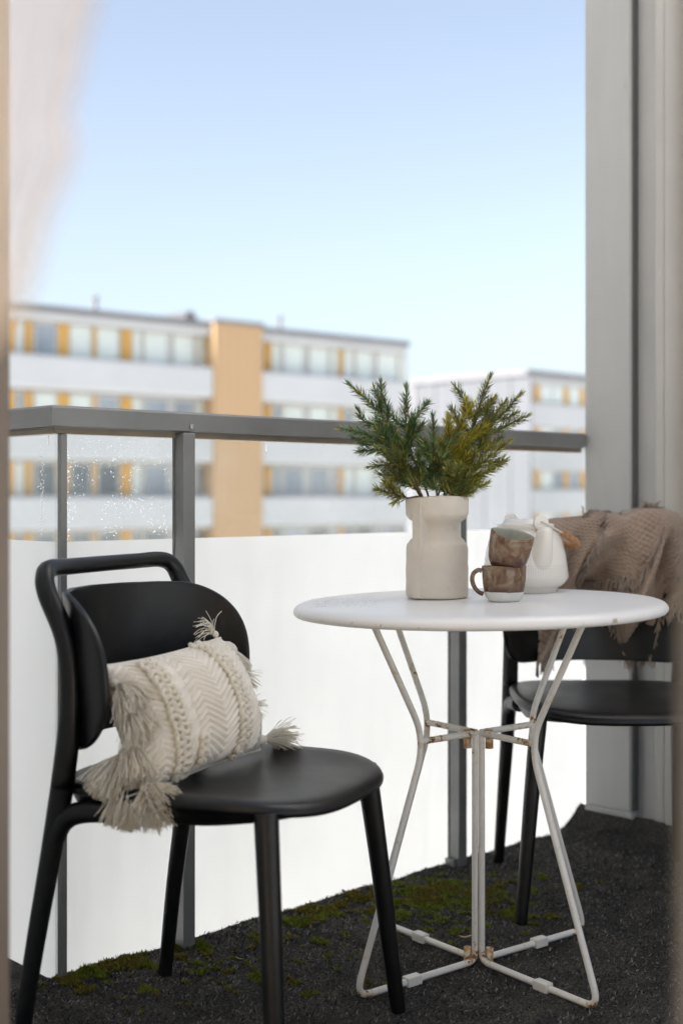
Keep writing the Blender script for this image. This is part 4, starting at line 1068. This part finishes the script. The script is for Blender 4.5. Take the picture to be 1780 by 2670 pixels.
# tassels
def tassel(root_p, d0, length, n, spread, r=random.Random(1), grav=1.0, head=.010):
    mb = MB(); d0 = d0.normalized()
    A = d0.orthogonal().normalized(); B = d0.cross(A)
    hc = root_p+d0*head*.9
    # head ball
    prof_ = [(0, -1), (.5, -.87), (.87, -.5), (1, 0), (.87, .5), (.6, .8), (.45, 1.0)]
    n0 = len(mb.v)
    for (rr_, zz) in prof_:
        for k in range(10):
            a = 2*math.pi*k/10; mb.v.append(hc+d0*(zz*head)+(A*math.cos(a)+B*math.sin(a))*rr_*head*.85)
    for i in range(len(prof_)-1):
        for k in range(10): mb.f.append((n0+i*10+k, n0+i*10+(k+1) % 10, n0+(i+1)*10+(k+1) % 10, n0+(i+1)*10+k))
    for k in range(n):
        a = r.uniform(0, 6.283); q = math.sqrt(r.random()); dv = (A*math.cos(a)+B*math.sin(a))
        p = hc+d0*head*.7+dv*head*.5*q; vel = (d0+dv*spread*q+Vector((r.uniform(-.1, .1), r.uniform(-.1, .1), r.uniform(-.1, .1))))
        Ls = length*r.uniform(.82, 1.08); pts = [p]
        for s in range(5):
            vel = (vel+Vector((0, 0, -.16*grav))+Vector((r.uniform(-1, 1), r.uniform(-1, 1), r.uniform(-1, 1)))*.17).normalized()
            p = p+vel*(Ls/5); pts.append(p)
        mb.tube(pts, [.0006, .0007, .0007, .0007, .0007, .0007], 4, caps=False)
    return mb
tr_ = random.Random(31)
def put_tassel(a, b, d, length, n, spread, grav=1.0, head=.010, out=0.004):
    p = cush_p(a, b, 0); p = p + d.normalized()*out
    tassel(p, d, length, n, spread, tr_, grav, head).build('tassel', M['cotton_thread'], cush, 180, origin=OC, fix=False)
dn_ = Vector((0, 0, -1))
# near end: the long hanging ones
put_tassel(-.97, .78, -Lv*.05+Fv*.9+dn_*.35, .062, 460, .85, 1.2)
put_tassel(-.97, .40, -Lv*.05+Fv*.9+dn_*.45, .066, 460, .85, 1.2)
put_tassel(-1, .02, -Lv*.25+Fv*.55+dn_*.8, .070, 460, .7, 1.2)
put_tassel(-1, -.25, -Lv*.75-Fv*.30+dn_*.75, .070, 520, .55, 1.0, .011)
put_tassel(-1, -.55, -Lv*.6+Fv*.05+dn_*1.0, .074, 560, .5, 1.0, .012)
put_tassel(-1, -.85, -Lv*.45+Fv*.75+dn_*.10, .066, 560, .65, .8, .011)
# far end
put_tassel(1, .92, Lv*.45+Fv*.35+dn_*.55, .040, 220, .35, 1.0, .017)
put_tassel(.97, 1, Uu*.8-Lv*.45, .045, 26, .9, 1.6, .007)
put_tassel(1, .30, Lv*1.0+Fv*.1, .045, 60, .6, .9, .008)
put_tassel(1, -.25, Lv*1.0+Fv*.2, .035, 60, .5, .6, .008)
put_tassel(1, -.85, Lv*1.0+Fv*.45+Uu*.1, .065, 150, .45, .7, .010)

# ------------------------------------------------------------------ brown throw over the second chair
th_ = thing('throw_blanket', 'brown waffle throw with fringes draped over the rear chair back', 'blanket', CH(ch2, -.2, .05, .60))
OT = CH(ch2, -.2, .05, .60)
def panel_x(y):
    y = max(-.225, min(.225, y)); return -.238+.236*(1-math.sqrt(max(0, 1-(y/.236)**2)))
def lerp(a, b, t): return a+(b-a)*t
def interp(x, P):
    if x <= P[0][0]: return P[0][1]
    for (a, b) in zip(P, P[1:]):
        if x <= b[0]:
            k = (x-a[0])/(b[0]-a[0]); k = k*k*(3-2*k); return lerp(a[1], b[1], k)
    return P[-1][1]
hemf = [(0, .495), (.12, .51), (.20, .60), (.30, .66), (.38, .645), (.50, .60), (.60, .50), (.70, .515), (.76, .62), (.86, .64), (1, .60)]
topz = [(0, .828), (.2, .835), (.4, .848), (.55, .842), (.72, .862), (.85, .850), (1, .80)]
def throw(a, b):
    'a 0..1 across, b 0 back hem .. .35 ridge .. 1 front hem'
    y = -.125+a*.375
    y -= .02*max(0, (b-.4))*(1-a)*1.4
    zt = interp(a, topz)+.008*noise.noise(Vector((a*9, 0, 1)))
    if b < .32:
        k = 1-b/.32; x = -.262-.012*math.sin(k*2)-.006*noise.noise(Vector((a*5, b*9, 3))); z = zt-.012-k*.24
    elif b < .42:
        k = (b-.32)/.10; x = lerp(-.262, -.190, k); z = zt-.012+.012*math.sin(math.pi*k)
    else:
        k = (b-.42)/.58; zh = interp(a, hemf); z = lerp(zt-.012, zh, k)
        px_ = panel_x(y)+.016
        bulge = .055*math.sin(min(1, k*1.15)*math.pi)**.8
        x = lerp(-.190, max(px_, -.19), min(1, k*1.3))+bulge*(1-.4*k)
        # diagonal folds
        fold = math.sin((a*2.7+k*1.15)*2*math.pi+1.5*noise.noise(Vector((a*3, k*3, 8))))
        x += (.023*fold+.009*math.sin((a*6.5+k*2)*2*math.pi))*min(1, k*3)
        y += .010*math.cos((a*2.7+k*1.15)*2*math.pi)*min(1, k*3)
    # waffle cells
    wv_ = math.sin(a*375/17*2*math.pi)*math.sin(b*40*2*math.pi)
    x += .0030*wv_; z += .0014*wv_
    return CH(ch2, x, y, z)
mb = MB().grid(150, 190, throw); mb.build('drape', M['throw'], th_, 180, solid=.004, origin=OT, fix=False)
# second layer: a folded-over corner lying diagonally on top, with its own fringe line
def over(a, b):
    # runs from the upper right ridge down to the lower left
    A0 = throw(.42+.50*a, .40+.02*math.sin(a*3)); B0 = throw(.10+.62*a, .98-.30*a)
    k = b
    p = throw(lerp(.42+.50*a, .28+.55*a, k), lerp(.40, .92-.12*a, k))
    nrm = CH(ch2, 1, 0, .25)-CH(ch2, 0, 0, 0)
    return p+nrm*(.012+.010*math.sin(k*math.pi)+.006*noise.noise(Vector((a*6, b*6, 12))))
MB().grid(80, 90, over).build('folded_corner', M['throw'], th_, 180, solid=.004, origin=OT, fix=False)
fg = random.Random(17)
def fringe(name, pts_dirs, L=.05, per=1):
    mb = MB()
    for (p, d) in pts_dirs:
        for q in range(per):
            v = (d+Vector((fg.uniform(-.4, .4), fg.uniform(-.4, .4), fg.uniform(-.3, .3)))).normalized(); pp = p+Vector((fg.uniform(-.003, .003), fg.uniform(-.003, .003), fg.uniform(-.002, .002))); pts = [pp]
            LL = L*fg.uniform(.6, 1.15)
            for s in range(5):
                v = (v+Vector((0, 0, -.30))+Vector((fg.uniform(-1, 1), fg.uniform(-1, 1), fg.uniform(-1, 1)))*.28).normalized(); pp = pp+v*LL/5; pts.append(pp)
            mb.tube(pts, [.0018, .0019, .0018, .0017, .0016, .0013], 5)
    o = mb.build(name, M['throw_thread'], th_, 180, origin=OT, fix=False); return tag(o, kind='stuff')
toC = Vector((-.25, -.95, .1)).normalized()
fringe('fringe', [(throw(a, .995), Vector((0, -.1, -1))) for a in [i/95 for i in range(96)]], .040, 2)
fringe('fringe', [(over(0.0, b/45), Vector((-.5, -.5, -.4))) for b in range(46)], .038, 2)
fringe('fringe', [(over(.97, b/40)+toC*.006, Vector((-.3, -.7, -.1))) for b in range(41)], .032, 2)
fringe('fringe', [(throw(.30+.5*k/40, .46+.5*(1-k/40))+toC*.022, Vector((-.4, -.6, -.5))) for k in range(41)], .036, 2)
fringe('fringe', [(throw(a, .37)+Vector((0, 0, .002)), Vector((0, -.6, .5))) for a in (.30, .31, .33, .34, .42, .43, .52, .70, .71, .72, .73, .74, .75, .76, .78)], .032, 4)

# ------------------------------------------------------------------ sheer curtain gathered at the left of the door
cv = thing('curtain', 'blurred sheer white curtain hanging at the upper left', 'curtain', px(60, 0, .50))
OK_ = px(60, 0, .50)
edge = [(-400, 330), (0, 238), (140, 205), (300, 172), (400, 190), (470, 160), (560, 120), (690, 92), (780, 60), (840, 20), (950, -60)]
def curt(a, b):
    y = -420+b*1350; xe = interp(y, edge); x0 = -140
    x = lerp(x0, xe, a); d = .54+.026*math.sin(a*9.0*math.pi+1.5*noise.noise(Vector((b*2, a, 3))))*(.35+.65*a)-.05*a
    return px(x, y, d)
MB().grid(90, 60, curt).build('panel', M['sheer'], cv, 180, origin=OK_, fix=False)
hem = [curt(1.0, k/59) for k in range(60)]
MB().tube(hem, .0012, 6).build('hem', M['sheer_hem'], cv, 180, origin=OK_)
